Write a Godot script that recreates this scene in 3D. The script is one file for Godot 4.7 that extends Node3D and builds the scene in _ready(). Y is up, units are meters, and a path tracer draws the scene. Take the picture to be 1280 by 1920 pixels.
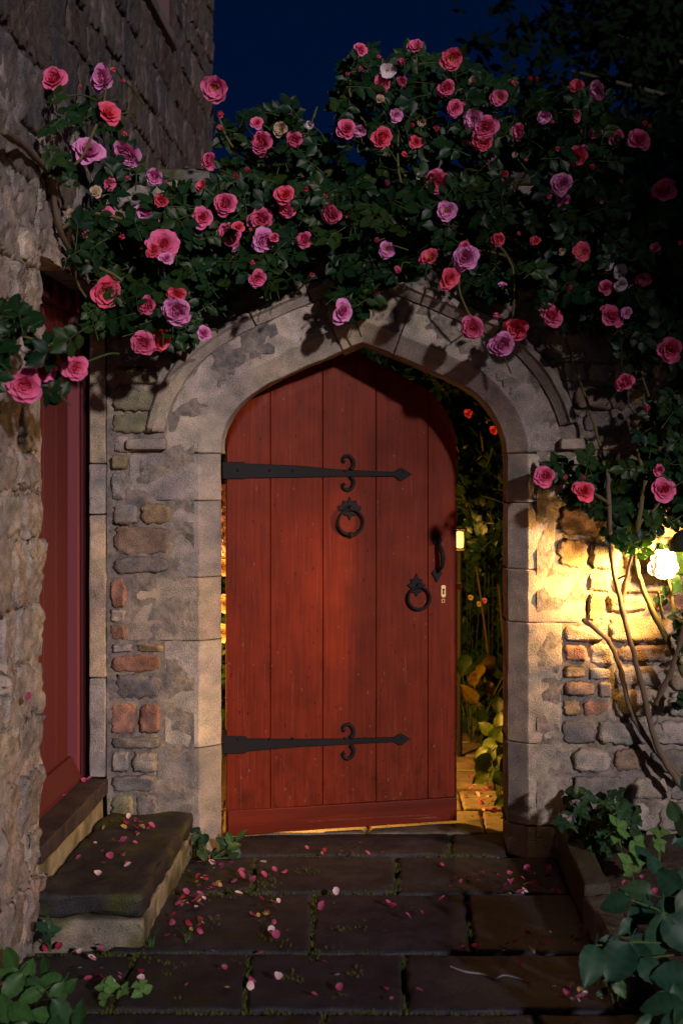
extends Node3D
# A red plank door ajar in a rose-covered garden wall at night. Camera at the origin column: x = 0, z = 5, the wall's face is z = 0.

const EYE := Vector3(0, 1.42, 5)
const LENS := 2500.0
var rng := RandomNumberGenerator.new()
var nz := FastNoiseLite.new()
var nz2 := FastNoiseLite.new()
var counts := {}
var M := {}

# ---------- measuring: a place in the photograph at a known distance ----------
func P(px: float, py: float, z: float) -> Vector3:
	var k := (5.0 - z) / LENS
	return Vector3((px - 750.0) * k, 1.42 + (890.0 - py) * k, z)

func G(px: float, py: float, y := 0.0) -> Vector3:
	var d := LENS * (1.42 - y) / (py - 890.0)
	return Vector3((px - 750.0) * d / LENS, y, 5.0 - d)

# ---------- mesh collector ----------
class MB:
	var v := PackedVector3Array()
	var c := PackedColorArray()
	var uv := PackedVector2Array()
	var ix := PackedInt32Array()
	var n := PackedVector3Array()

	func vert(p: Vector3, col: Color, t := Vector2.ZERO) -> int:
		v.append(p); c.append(col); uv.append(t)
		return v.size() - 1

	func tri(a: int, b: int, d: int) -> void:
		ix.append(a); ix.append(b); ix.append(d)

	# pts row by row (u runs right, rows run up when seen from the front)
	func grid(pts: PackedVector3Array, cols: PackedColorArray, nu: int, nv: int, flip := false, uvs := PackedVector2Array()) -> void:
		var b := v.size()
		v.append_array(pts); c.append_array(cols)
		if uvs.size() == pts.size():
			uv.append_array(uvs)
		else:
			for i in pts.size():
				uv.append(Vector2.ZERO)
		for j in nv - 1:
			for i in nu - 1:
				var a := b + j * nu + i
				if flip:
					ix.append_array([a, a + 1, a + nu + 1, a, a + nu + 1, a + nu])
				else:
					ix.append_array([a, a + nu, a + nu + 1, a, a + nu + 1, a + 1])

	func quad(a: Vector3, b: Vector3, d: Vector3, e: Vector3, col: Color) -> void:  # counter-clockwise from the front: a bottom left, b bottom right, d top right, e top left
		var k := v.size()
		for p in [a, b, d, e]:
			vert(p, col)
		ix.append_array([k, k + 3, k + 2, k, k + 2, k + 1])

	func box(lo: Vector3, hi: Vector3, col: Color, bev := 0.0) -> void:
		var x0 := lo.x; var y0 := lo.y; var z0 := lo.z; var x1 := hi.x; var y1 := hi.y; var z1 := hi.z
		var e := bev
		# six faces, pulled in by the bevel, and the chamfers between them
		quad(Vector3(x0 + e, y0 + e, z1), Vector3(x1 - e, y0 + e, z1), Vector3(x1 - e, y1 - e, z1), Vector3(x0 + e, y1 - e, z1), col)
		quad(Vector3(x1 - e, y0 + e, z0), Vector3(x0 + e, y0 + e, z0), Vector3(x0 + e, y1 - e, z0), Vector3(x1 - e, y1 - e, z0), col)
		quad(Vector3(x1, y0 + e, z1 - e), Vector3(x1, y0 + e, z0 + e), Vector3(x1, y1 - e, z0 + e), Vector3(x1, y1 - e, z1 - e), col)
		quad(Vector3(x0, y0 + e, z0 + e), Vector3(x0, y0 + e, z1 - e), Vector3(x0, y1 - e, z1 - e), Vector3(x0, y1 - e, z0 + e), col)
		quad(Vector3(x0 + e, y1, z1 - e), Vector3(x1 - e, y1, z1 - e), Vector3(x1 - e, y1, z0 + e), Vector3(x0 + e, y1, z0 + e), col)
		quad(Vector3(x0 + e, y0, z0 + e), Vector3(x1 - e, y0, z0 + e), Vector3(x1 - e, y0, z1 - e), Vector3(x0 + e, y0, z1 - e), col)
		if e > 0.0:
			for s in [-1.0, 1.0]:
				var ye: float = y0 if s < 0 else y1
				var yi: float = y0 + e if s < 0 else y1 - e
				var q := [[Vector3(x0 + e, ye, z1 - e), Vector3(x1 - e, ye, z1 - e), Vector3(x1 - e, yi, z1), Vector3(x0 + e, yi, z1)],
					[Vector3(x1 - e, ye, z0 + e), Vector3(x0 + e, ye, z0 + e), Vector3(x0 + e, yi, z0), Vector3(x1 - e, yi, z0)],
					[Vector3(x1 - e, ye, z1 - e), Vector3(x1 - e, ye, z0 + e), Vector3(x1, yi, z0 + e), Vector3(x1, yi, z1 - e)],
					[Vector3(x0 + e, ye, z0 + e), Vector3(x0 + e, ye, z1 - e), Vector3(x0, yi, z1 - e), Vector3(x0, yi, z0 + e)]]
				for a in q:
					if s < 0:
						quad(a[0], a[1], a[2], a[3], col)
					else:
						quad(a[3], a[2], a[1], a[0], col)
			quad(Vector3(x1 - e, y0 + e, z1), Vector3(x1, y0 + e, z1 - e), Vector3(x1, y1 - e, z1 - e), Vector3(x1 - e, y1 - e, z1), col)
			quad(Vector3(x0, y0 + e, z1 - e), Vector3(x0 + e, y0 + e, z1), Vector3(x0 + e, y1 - e, z1), Vector3(x0, y1 - e, z1 - e), col)
			quad(Vector3(x1, y0 + e, z0 + e), Vector3(x1 - e, y0 + e, z0), Vector3(x1 - e, y1 - e, z0), Vector3(x1, y1 - e, z0 + e), col)
			quad(Vector3(x0 + e, y0 + e, z0), Vector3(x0, y0 + e, z0 + e), Vector3(x0, y1 - e, z0 + e), Vector3(x0 + e, y1 - e, z0), col)

	func tube(path: Array, radii: Array, sides: int, col: Color, squash := Vector2.ONE, closed := false) -> void:
		var m := path.size()
		var b := v.size()
		var ref := Vector3(0.13, 0.1, 1).normalized()
		for i in m:
			var p0: Vector3 = path[(i - 1 + m) % m if closed else maxi(i - 1, 0)]
			var p1: Vector3 = path[(i + 1) % m if closed else mini(i + 1, m - 1)]
			var t := (p1 - p0).normalized()
			var s := ref.cross(t)
			if s.length() < 0.05:
				s = Vector3.UP.cross(t)
			s = s.normalized()
			var q := t.cross(s).normalized()
			var r: float = radii[mini(i, radii.size() - 1)]
			for k in sides:
				var a := TAU * k / sides
				vert(path[i] + s * (cos(a) * r * squash.x) + q * (sin(a) * r * squash.y), col)
		for i in (m if closed else m - 1):
			for k in sides:
				var a := b + i * sides + k
				var d := b + i * sides + (k + 1) % sides
				var e := b + ((i + 1) % m) * sides + k
				var f := b + ((i + 1) % m) * sides + (k + 1) % sides
				ix.append_array([a, e, f, a, f, d])
		if not closed:
			for w in [0, m - 1]:
				var ce := vert(path[w], col)
				for k in sides:
					var a: int = b + w * sides + k
					var d: int = b + w * sides + (k + 1) % sides
					if w == 0:
						ix.append_array([ce, a, d])
					else:
						ix.append_array([ce, d, a])

	func lathe(profile: Array, sides: int, col: Color, at := Transform3D()) -> void:  # (radius, height) from the bottom up
		var b := v.size()
		for p in profile:
			for k in sides:
				var a := TAU * k / sides
				vert(at * Vector3(cos(a) * p.x, p.y, sin(a) * p.x), col)
		for i in profile.size() - 1:
			for k in sides:
				var a := b + i * sides + k
				var d := b + i * sides + (k + 1) % sides
				ix.append_array([a, d, d + sides, a, d + sides, a + sides])

	func extrude(poly: PackedVector2Array, z0: float, z1: float, col: Color, bev := 0.0) -> void:
		if Geometry2D.is_polygon_clockwise(poly):
			poly.reverse()
		var top := poly
		if bev > 0.0:
			var off := Geometry2D.offset_polygon(poly, -bev)
			if off.size() == 1:
				top = off[0]
				if Geometry2D.is_polygon_clockwise(top):
					top.reverse()
		var t := Geometry2D.triangulate_polygon(top)
		var b := v.size()
		for p in top:
			vert(Vector3(p.x, p.y, z1), col)
		for i in range(0, t.size(), 3):
			var ar := (top[t[i + 1]] - top[t[i]]).cross(top[t[i + 2]] - top[t[i]])
			if ar > 0:
				ix.append_array([b + t[i], b + t[i + 2], b + t[i + 1]])
			else:
				ix.append_array([b + t[i], b + t[i + 1], b + t[i + 2]])
		t = Geometry2D.triangulate_polygon(poly)
		b = v.size()
		for p in poly:
			vert(Vector3(p.x, p.y, z0), col)
		for i in range(0, t.size(), 3):
			var ar := (poly[t[i + 1]] - poly[t[i]]).cross(poly[t[i + 2]] - poly[t[i]])
			if ar > 0:
				ix.append_array([b + t[i], b + t[i + 1], b + t[i + 2]])
			else:
				ix.append_array([b + t[i], b + t[i + 2], b + t[i + 1]])
		var zs := z1 - bev
		for i in poly.size():
			var p := poly[i]
			var q := poly[(i + 1) % poly.size()]
			quad(Vector3(p.x, p.y, z0), Vector3(q.x, q.y, z0), Vector3(q.x, q.y, zs), Vector3(p.x, p.y, zs), col)
		if bev > 0.0:
			for i in top.size():  # the slope from the top face down to the nearest places on the rim
				var p := top[i]
				var q := top[(i + 1) % top.size()]
				var d := (q - p).normalized()
				var o := Vector2(d.y, -d.x) * bev
				quad(Vector3(p.x + o.x, p.y + o.y, zs), Vector3(q.x + o.x, q.y + o.y, zs), Vector3(q.x, q.y, z1), Vector3(p.x, p.y, z1), col)

	func done(flat := false) -> ArrayMesh:
		var arr := []
		arr.resize(Mesh.ARRAY_MAX)
		if flat:
			var fv := PackedVector3Array(); var fc := PackedColorArray(); var fu := PackedVector2Array(); var fn := PackedVector3Array()
			for i in range(0, ix.size(), 3):
				var w := (v[ix[i + 2]] - v[ix[i]]).cross(v[ix[i + 1]] - v[ix[i]]).normalized()
				for k in 3:
					fv.append(v[ix[i + k]]); fc.append(c[ix[i + k]]); fu.append(uv[ix[i + k]]); fn.append(w)
			arr[Mesh.ARRAY_VERTEX] = fv; arr[Mesh.ARRAY_COLOR] = fc; arr[Mesh.ARRAY_TEX_UV] = fu; arr[Mesh.ARRAY_NORMAL] = fn
		else:
			n.resize(v.size())
			n.fill(Vector3.ZERO)
			for i in range(0, ix.size(), 3):
				var w := (v[ix[i + 2]] - v[ix[i]]).cross(v[ix[i + 1]] - v[ix[i]])
				n[ix[i]] += w; n[ix[i + 1]] += w; n[ix[i + 2]] += w
			for i in n.size():
				n[i] = n[i].normalized() if n[i].length_squared() > 1e-20 else Vector3.UP
			arr[Mesh.ARRAY_VERTEX] = v; arr[Mesh.ARRAY_COLOR] = c; arr[Mesh.ARRAY_TEX_UV] = uv; arr[Mesh.ARRAY_NORMAL] = n; arr[Mesh.ARRAY_INDEX] = ix
		var m := ArrayMesh.new()
		m.add_surface_from_arrays(Mesh.PRIMITIVE_TRIANGLES, arr)
		return m

# ---------- nodes ----------
func numbered(parent: Node, called: String) -> String:
	var key := str(parent.get_instance_id()) + called
	var k: int = counts.get(key, 0)
	counts[key] = k + 1
	return called if k == 0 else "%s_%03d" % [called, k]

func tag(o: Node3D, label: String, category: String, group := "", kind := "") -> Node3D:
	o.set_meta("label", label)
	if category:
		o.set_meta("category", category)
	if group:
		o.set_meta("group", group)
	if kind:
		o.set_meta("kind", kind)
	return o

func thing(called: String, label: String, category: String, at := Vector3.ZERO, group := "") -> Node3D:
	var o := Node3D.new()
	o.name = numbered(self, called)
	add_child(o, true)
	o.position = at
	return tag(o, label, category, group)

func part(called: String, mesh: Mesh, mat: Material, parent: Node = null, at := Transform3D()) -> MeshInstance3D:
	var o := MeshInstance3D.new()
	var pa: Node = parent if parent else self
	o.name = numbered(pa, called)
	o.mesh = mesh
	o.material_override = mat
	o.transform = at
	pa.add_child(o, true)
	return o

func many(called: String, mesh: Mesh, mat: Material, parent: Node, places: Array, tints := []) -> MultiMeshInstance3D:
	var mm := MultiMesh.new()
	mm.transform_format = MultiMesh.TRANSFORM_3D
	mm.use_colors = tints.size() > 0
	mm.mesh = mesh
	mm.instance_count = places.size()
	for i in places.size():
		mm.set_instance_transform(i, places[i])
		if tints.size():
			mm.set_instance_color(i, tints[i])
	var o := MultiMeshInstance3D.new()
	var pa: Node = parent if parent else self
	o.name = numbered(pa, called)
	o.multimesh = mm
	o.material_override = mat
	o.set_meta("kind", "stuff")
	pa.add_child(o, true)
	return o

func rf(a: float, b: float) -> float:
	return rng.randf_range(a, b)

func jit(c: Color, k: float) -> Color:
	var f := 1.0 + rf(-k, k)
	return Color(clampf(c.r * f * (1.0 + rf(-k, k) * 0.3), 0, 1), clampf(c.g * f, 0, 1), clampf(c.b * f * (1.0 + rf(-k, k) * 0.3), 0, 1))

func smooth(path: Array, n: int) -> Array:  # a Catmull-Rom curve through the points
	var out := []
	var m := path.size()
	for i in m - 1:
		var a = path[maxi(i - 1, 0)]; var b = path[i]; var c = path[i + 1]; var d = path[mini(i + 2, m - 1)]
		for k in n:
			var t := float(k) / n
			out.append(b.cubic_interpolate(c, a, d, t))
	out.append(path[m - 1])
	return out

func facing(dir: Vector3, roll := 0.0) -> Basis:  # local +z looks along dir
	var z := dir.normalized()
	var x := Vector3.UP.cross(z)
	if x.length() < 0.01:
		x = Vector3.RIGHT
	x = x.normalized()
	return Basis(x, z.cross(x), z) * Basis(Vector3(0, 0, 1), roll)

# ---------- textures and materials ----------
func noise_bytes(sz: int, freq: float, seed_: int, oct := 4, kind := FastNoiseLite.TYPE_SIMPLEX_SMOOTH) -> PackedByteArray:
	var f := FastNoiseLite.new()
	f.seed = seed_
	f.noise_type = kind
	f.frequency = freq
	f.fractal_octaves = oct
	var im := f.get_seamless_image(sz, sz, false, false, 0.12, true)
	im.convert(Image.FORMAT_L8)
	return im.get_data()

func tex(data: PackedByteArray, w: int, h: int, fmt := Image.FORMAT_RGB8) -> ImageTexture:
	return ImageTexture.create_from_image(Image.create_from_data(w, h, false, fmt, data))

func srgb8(x: float) -> int:
	return int(clampf(1.055 * pow(maxf(x, 0.0), 1.0 / 2.4) - 0.055 if x > 0.0031308 else x * 12.92, 0, 1) * 255.0)

func stone_texture(sz: int, sd: int, lichen: float, moss: float) -> Array:
	var a := noise_bytes(sz, 0.006, sd, 5)
	var b := noise_bytes(sz, 0.02, sd + 1, 4)
	var f := noise_bytes(sz, 0.25, sd + 2, 2)
	var l := noise_bytes(sz, 0.035, sd + 3, 5)
	var m := noise_bytes(sz, 0.008, sd + 4, 4)
	var sp := noise_bytes(sz, 0.05, sd + 5, 2, FastNoiseLite.TYPE_CELLULAR)
	var lut := PackedByteArray()
	lut.resize(1024)
	for i in 1024:
		lut[i] = srgb8(i / 1023.0)
	var out := PackedByteArray()
	var hgt := PackedByteArray()
	out.resize(sz * sz * 3)
	hgt.resize(sz * sz)
	for i in sz * sz:
		var g := a[i] / 255.0
		var g2 := b[i] / 255.0
		var gr := f[i] / 255.0
		var v := 0.36 + 0.26 * g + 0.30 * (g2 - 0.5) + 0.50 * (gr - 0.5)
		var r := v * (1.0 + 0.16 * (g2 - 0.5)); var gg := v; var bb := v * (1.0 - 0.2 * (g - 0.4))
		var li := clampf((l[i] / 255.0 - (1.0 - lichen) + 0.25 * (gr - 0.5) + 0.75 * (g - 0.55)) * 4.0, 0.0, 1.0)
		r += (0.80 - r) * li * 0.6; gg += (0.78 - gg) * li * 0.6; bb += (0.82 - bb) * li * 0.6
		var dots := clampf((0.13 - sp[i] / 255.0 + 0.2 * (g - 0.55)) * 14.0, 0.0, 1.0)
		li = maxf(li, dots * 0.8)
		var mo := clampf((m[i] / 255.0 - (1.0 - moss) + 0.5 * (g2 - 0.5) + 0.3 * (gr - 0.5)) * 4.0, 0.0, 1.0)
		r += (0.22 - r) * mo * 0.7; gg += (0.22 - gg) * mo * 0.7; bb += (0.12 - bb) * mo * 0.7
		var pit := clampf((0.24 - gr * 0.6 - g2 * 0.4) * 6.0, 0.0, 1.0)
		r *= 1.0 - pit * 0.6; gg *= 1.0 - pit * 0.6; bb *= 1.0 - pit * 0.6
		out[i * 3] = lut[clampi(int(r * 1023.0), 0, 1023)]
		out[i * 3 + 1] = lut[clampi(int(gg * 1023.0), 0, 1023)]
		out[i * 3 + 2] = lut[clampi(int(bb * 1023.0), 0, 1023)]
		hgt[i] = clampi(int((0.45 * g2 + 0.35 * gr + 0.2 * g - pit * 0.3 + li * 0.06) * 255.0), 0, 255)
	return [tex(out, sz, sz), tex(hgt, sz, sz, Image.FORMAT_L8)]

func paint_texture(w: int, h: int, sd: int, red: Color, bare: Color) -> ImageTexture:
	var f := FastNoiseLite.new()
	f.seed = sd
	f.frequency = 0.01
	f.fractal_octaves = 4
	var out := PackedByteArray()
	out.resize(w * h * 3)
	var rr := RandomNumberGenerator.new()
	rr.seed = sd
	var base := PackedFloat32Array()
	base.resize(w * h)
	for y in h:
		for x in w:
			var s := f.get_noise_2d(x * 9.0, y * 0.35)
			var l := f.get_noise_2d(x * 1.3 + 900.0, y * 0.9)
			var g := f.get_noise_2d(x * 30.0, y * 14.0 + 333.0)
			base[y * w + x] = 0.78 + 0.22 * s + 0.20 * l + 0.07 * g
	var wear := PackedFloat32Array()  # how much bare, pale wood shows
	wear.resize(w * h)
	for k in 430:  # hairline cracks along the grain, most of them low on the door
		var low := 1.0 - pow(rr.randf(), 1.7)
		var x := rr.randf() * w
		var y := low * h
		var n := int(rr.randf_range(12, 130))
		var pale := rr.randf() < 0.22
		for i in n:
			x += rr.randf_range(-0.28, 0.28)
			y += 1
			if y >= h:
				break
			var at := int(y) * w + (int(x) % w + w) % w
			if pale:
				wear[at] = maxf(wear[at], rr.randf_range(0.0, 0.55))
			else:
				base[at] *= rr.randf_range(0.4, 0.8)
	for k in 380:  # flakes
		var x := int(rr.randf() * w); var y := int((1.0 - pow(rr.randf(), 1.9)) * h)
		var rx := rr.randi_range(1, 3); var ry := rr.randi_range(1, 6)
		var dark := rr.randf() < 0.5
		for j in range(-ry, ry + 1):
			for i in range(-rx, rx + 1):
				if float(i * i) / (rx * rx) + float(j * j) / (ry * ry) < rr.randf_range(0.3, 1.1) and y + j >= 0 and y + j < h:
					var at := (y + j) * w + (x + i + w) % w
					if dark:
						base[at] *= 0.5
					else:
						wear[at] = maxf(wear[at], rr.randf_range(0.15, 0.5))
	for y in h:
		for x in w:
			var i := y * w + x
			var grime := clampf((float(y) / h - 0.86) * 4.0 + f.get_noise_2d(x * 2.0, y * 1.2 + 50.0) * 0.9 - 0.15, 0.0, 1.0) * 0.55
			var v := clampf(base[i], 0.0, 1.0) * (1.0 - grime)
			var e := wear[i]
			out[i * 3] = srgb8(red.r * v * (1.0 - e) + bare.r * e)
			out[i * 3 + 1] = srgb8(red.g * v * (1.0 - e) + bare.g * e)
			out[i * 3 + 2] = srgb8(red.b * v * (1.0 - e) + bare.b * e)
	return tex(out, w, h)

func mat(rough: float, spec := 0.5, two_sided := false) -> StandardMaterial3D:
	var m := StandardMaterial3D.new()
	m.vertex_color_use_as_albedo = true
	m.roughness = rough
	m.metallic_specular = spec
	if two_sided:
		m.cull_mode = BaseMaterial3D.CULL_DISABLED
	return m

func stone_mat(t: Array, rough: float, sc: float, relief: float) -> StandardMaterial3D:
	var m := mat(rough, 0.35)
	m.albedo_texture = t[0]
	m.uv1_triplanar = true
	m.uv1_world_triplanar = true
	m.uv1_triplanar_sharpness = 4.0
	m.uv1_scale = Vector3(sc, sc, sc)
	m.heightmap_enabled = true
	m.heightmap_texture = t[1]
	m.heightmap_scale = relief
	return m

func materials() -> void:
	var t1 := stone_texture(768, 11, 0.30, 0.26)
	var t2 := stone_texture(768, 41, 0.27, -0.12)
	var t3 := stone_texture(512, 71, 0.14, 0.22)
	M.rubble = stone_mat(t1, 0.9, 0.9, 1.0)
	M.dressed = stone_mat(t2, 0.88, 0.8, 0.6)
	M.ashlar = [M.dressed]
	for k in 4:
		var dm: StandardMaterial3D = M.dressed.duplicate()
		dm.uv1_offset = Vector3(0.31 + 0.27 * k, 0.17 + 0.39 * k, 0.11 + 0.23 * k)
		M.ashlar.append(dm)
	M.mortar = stone_mat(t1, 0.95, 1.6, 1.6)
	M.paving = stone_mat(t3, 0.62, 1.1, 0.5)
	M.house = stone_mat(t1, 0.9, 1.1, 1.6)
	M.soil = stone_mat(t3, 1.0, 2.2, 2.5)
	M.moss = mat(1.0, 0.1, true)
	M.iron = mat(0.5, 0.2)
	M.brass = mat(0.38, 0.5)
	M.brass.metallic = 0.9
	M.paint = mat(0.5, 0.25)
	M.paint.albedo_texture = paint_texture(640, 1280, 5, Color(0.205, 0.0245, 0.0050), Color(0.30, 0.17, 0.14))
	M.plain = mat(0.6, 0.4)
	M.leaf = mat(0.42, 0.32, true)
	M.leaf.backlight_enabled = true
	M.leaf.backlight = Color(0.5, 0.62, 0.2)
	M.petal = mat(0.7, 0.3, true)
	M.petal.backlight_enabled = true
	M.petal.backlight = Color(0.55, 0.5, 0.5)
	M.dark_leaf = mat(0.9, 0.1, true)
	M.bark = mat(0.85, 0.25)
	M.bark.uv1_triplanar = true
	M.bark.uv1_world_triplanar = true
	M.bark.uv1_scale = Vector3(5, 1.6, 5)
	M.bark.heightmap_enabled = true
	M.bark.heightmap_texture = t1[1]
	M.bark.heightmap_scale = 0.5
	M.wood = mat(0.8, 0.3)
	M.glow = mat(0.5)
	M.glow.emission_enabled = true
	M.glow.emission = Color(1.0, 0.78, 0.38)
	M.glow.emission_energy_multiplier = 2.2

const C_GREY := Color(0.52, 0.475, 0.43)
const C_PALE := Color(0.74, 0.645, 0.535)
const C_TAN := Color(0.70, 0.56, 0.39)
const C_OCHRE := Color(0.60, 0.42, 0.20)
const C_BRICK := Color(0.58, 0.25, 0.15)
const C_BROWN := Color(0.40, 0.25, 0.17)
const C_DARK := Color(0.31, 0.29, 0.27)
const C_OLIVE := Color(0.40, 0.37, 0.20)

func _ready() -> void:
	# camera
	var cam := Camera3D.new()
	cam.name = "camera"
	add_child(cam)
	cam.position = EYE
	cam.near = 0.05
	cam.far = 200.0
	cam.projection = Camera3D.PROJECTION_FRUSTUM
	cam.size = 2.0 * 960.0 / LENS * 0.05
	cam.frustum_offset = Vector2(-110.0, -70.0) / LENS * 0.05
	var at := CameraAttributesPhysical.new()
	at.frustum_near = 0.05
	at.frustum_far = 200.0
	at.frustum_focus_distance = 4.85
	at.frustum_focal_length = 50.0
	at.exposure_aperture = 3.4
	cam.attributes = at
	cam.current = true
	# night sky
	var env := Environment.new()
	var sky := Sky.new()
	var sm := ProceduralSkyMaterial.new()
	sm.sky_top_color = Color(0.006, 0.052, 0.155)
	sm.sky_horizon_color = Color(0.008, 0.080, 0.225)
	sm.sky_curve = 0.12
	sm.ground_bottom_color = Color(0.005, 0.006, 0.008)
	sm.ground_horizon_color = Color(0.005, 0.02, 0.05)
	sky.sky_material = sm
	env.background_mode = Environment.BG_SKY
	env.sky = sky
	env.tonemap_mode = Environment.TONE_MAPPER_LINEAR
	env.tonemap_exposure = 1.0
	env.sdfgi_enabled = true
	env.ssao_enabled = true
	env.ssil_enabled = true
	var we := WorldEnvironment.new()
	we.name = "environment"
	we.environment = env
	add_child(we)
	# directional stand-in for an unseen lamp, low behind the camera's right shoulder
	var key_light := DirectionalLight3D.new()
	key_light.name = "key_light"
	key_light.light_color = Color(1.0, 0.925, 0.945)
	key_light.light_energy = 0.68
	key_light.light_angular_distance = 2.2
	key_light.shadow_enabled = true
	key_light.sky_mode = DirectionalLight3D.SKY_MODE_LIGHT_ONLY
	add_child(key_light)
	key_light.look_at_from_position(Vector3(0.53, 0.345, 1.0) * 10.0, Vector3.ZERO)

	rng.seed = 20240611
	nz.seed = 5; nz.frequency = 1.0; nz.fractal_octaves = 3
	nz2.seed = 77; nz2.frequency = 1.0; nz2.fractal_octaves = 3
	materials()
	build_ground()
	build_wall()
	build_house()
	build_door()
	build_roses()
	build_garden()
	build_tree()
	build_added_shade_tree()
	build_wall_lamp()
	build_low_plants()
	build_litter()


# ---------- stones ----------
func tone(p: Vector3, col: Color, k := 0.28) -> Color:
	var a := nz.get_noise_3d(p.x * 3.0, p.y * 3.0, p.z * 3.0)
	var b := nz2.get_noise_3d(p.x * 9.0, p.y * 9.0, p.z * 9.0)
	var f := 1.0 + k * (0.9 * a + 0.7 * b)
	return Color(clampf(col.r * f * (1.0 + 0.10 * b), 0, 1), clampf(col.g * f, 0, 1), clampf(col.b * f * (1.0 - 0.16 * a), 0, 1))

# a walling stone seen from +z: rough face, worn uneven outline, sides going back into the mortar
func stone(w: float, h: float, d: float, col: Color, nu := 8, nv := 7, rough := 1.0) -> ArrayMesh:
	var mb := MB.new()
	var pts := PackedVector3Array(); var cols := PackedColorArray()
	var o := Vector3(rf(-50, 50), rf(-50, 50), rf(-50, 50))
	var kc := rf(0.04, 0.2)
	var wob := clampf(minf(w, h) * 7.0, 0.15, 1.0) * rough
	var tilt := Vector2(rf(-0.006, 0.006), rf(-0.008, 0.008)) * rough
	var sk := Vector2(rf(-0.06, 0.06), rf(-0.05, 0.05))
	for j in nv + 2:
		for i in nu + 2:
			var u := clampf((i - 1.0) / (nu - 1.0) * 2.0 - 1.0, -1, 1)
			var v := clampf((j - 1.0) / (nv - 1.0) * 2.0 - 1.0, -1, 1)
			u = signf(u) * pow(absf(u), 0.85); v = signf(v) * pow(absf(v), 0.85)
			var x := w * 0.5 * u * (1.0 - kc * v * v * u * u)
			var y := h * 0.5 * v * (1.0 - kc * v * v * u * u)
			x += sk.x * y; y += sk.y * x
			var e := maxf(absf(u), absf(v))
			x += nz2.get_noise_3d(o.x + v * 2.6, o.y + u * 1.0, o.z) * 0.024 * absf(u) * wob
			y += nz2.get_noise_3d(o.x + u * 3.0, o.y + v * 1.0, o.z + 9.0) * 0.021 * absf(v) * wob
			var z := d * (1.0 - pow(e, 12.0) * 0.85) + tilt.x * u + tilt.y * v
			z += rough * (0.007 * nz.get_noise_3d(o.x + x * 9.0, o.y + y * 15.0, o.z) + 0.007 * nz2.get_noise_3d(o.x + x * 18.0, o.y + y * 26.0, o.z)) * (1.0 - 0.5 * pow(e, 6.0))
			if i == 0 or j == 0 or i == nu + 1 or j == nv + 1:
				z = -0.05
			pts.append(Vector3(x, y, z))
			cols.append(tone(o + Vector3(x, y, z), col))
	mb.grid(pts, cols, nu + 2, nv + 2)
	return mb.done()

# a block with worn edges about its own middle; moss > 0 lays moss on its upper side
func rock(half: Vector3, r: float, amp: float, n: Vector3i, col: Color, moss := 0.0) -> ArrayMesh:
	var mb := MB.new()
	var o := Vector3(rf(-50, 50), rf(-50, 50), rf(-50, 50))
	var axes := [[Vector3.RIGHT, Vector3.UP, Vector3.BACK, n.x, n.y], [Vector3.LEFT, Vector3.UP, Vector3.FORWARD, n.x, n.y], [Vector3.FORWARD, Vector3.UP, Vector3.RIGHT, n.z, n.y],
		[Vector3.BACK, Vector3.UP, Vector3.LEFT, n.z, n.y], [Vector3.RIGHT, Vector3.FORWARD, Vector3.UP, n.x, n.z], [Vector3.RIGHT, Vector3.BACK, Vector3.DOWN, n.x, n.z]]
	for f in axes:
		var a: Vector3 = f[0]; var b: Vector3 = f[1]; var c: Vector3 = f[2]
		var la := absf(a.dot(half)); var lb := absf(b.dot(half))
		var us := steps(la, r, f[3]); var vs := steps(lb, r, f[4])
		var pts := PackedVector3Array(); var cols := PackedColorArray()
		for v in vs:
			for u in us:
				var p = a * (u * la) + b * (v * lb) + c * absf(c.dot(half))
				var q = p.clamp(-half + Vector3(r, r, r), half - Vector3(r, r, r))
				var d = (p - q).normalized()
				p = q + d * r
				var s := amp * (nz.get_noise_3d(o.x + p.x * 5.0, o.y + p.y * 5.0, o.z + p.z * 5.0) + 0.45 * nz2.get_noise_3d(o.x + p.x * 16.0, o.y + p.y * 16.0, o.z + p.z * 16.0))
				if absf(d.x) + absf(d.y) + absf(d.z) > 1.2:
					s += amp * 1.2 * minf(0.0, nz2.get_noise_3d(o.x + p.x * 12.0, o.y + p.y * 12.0, o.z + p.z * 12.0 + 40.0))
				var cl := tone(o + p, col)
				if moss > 0.0:
					var mo := clampf((nz.get_noise_3d(o.x + p.x * 4.0 + 20.0, o.y + p.y * 4.0, o.z + p.z * 4.0) + 0.5 * nz2.get_noise_3d(o.x + p.x * 22.0, o.y, o.z + p.z * 22.0) + moss - 0.55) * 4.0, 0, 1)
					cl = cl.lerp(Color(0.10, 0.108, 0.024), mo * 0.85)
				pts.append(p + d * s)
				cols.append(cl)
		mb.grid(pts, cols, us.size(), vs.size())
	return mb.done()

func steps(l: float, r: float, n: int) -> Array:
	var out := [-1.0, -1.0 + 0.35 * r / l, -1.0 + r / l]
	for i in range(1, n):
		var t := -1.0 + 2.0 * i / n
		if t > -1.0 + 1.5 * r / l and t < 1.0 - 1.5 * r / l:
			out.append(t)
	out.append_array([1.0 - r / l, 1.0 - 0.35 * r / l, 1.0])
	return out

# ---------- the doorway ----------
const ARC_L := [Vector2(414, 850), Vector2(417, 815), Vector2(435, 776), Vector2(466, 743), Vector2(509, 717), Vector2(575, 686), Vector2(632, 662), Vector2(679, 642)]
const ARC_R := [Vector2(679, 642), Vector2(726, 660), Vector2(794, 688), Vector2(850, 714), Vector2(894, 741), Vector2(929, 784), Vector2(946, 824), Vector2(949, 850)]

func flat(p: Vector2) -> Vector2:  # a pixel on the wall's face, in metres
	return Vector2((p.x - 750.0) / 500.0, 1.42 + (890.0 - p.y) / 500.0)

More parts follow.
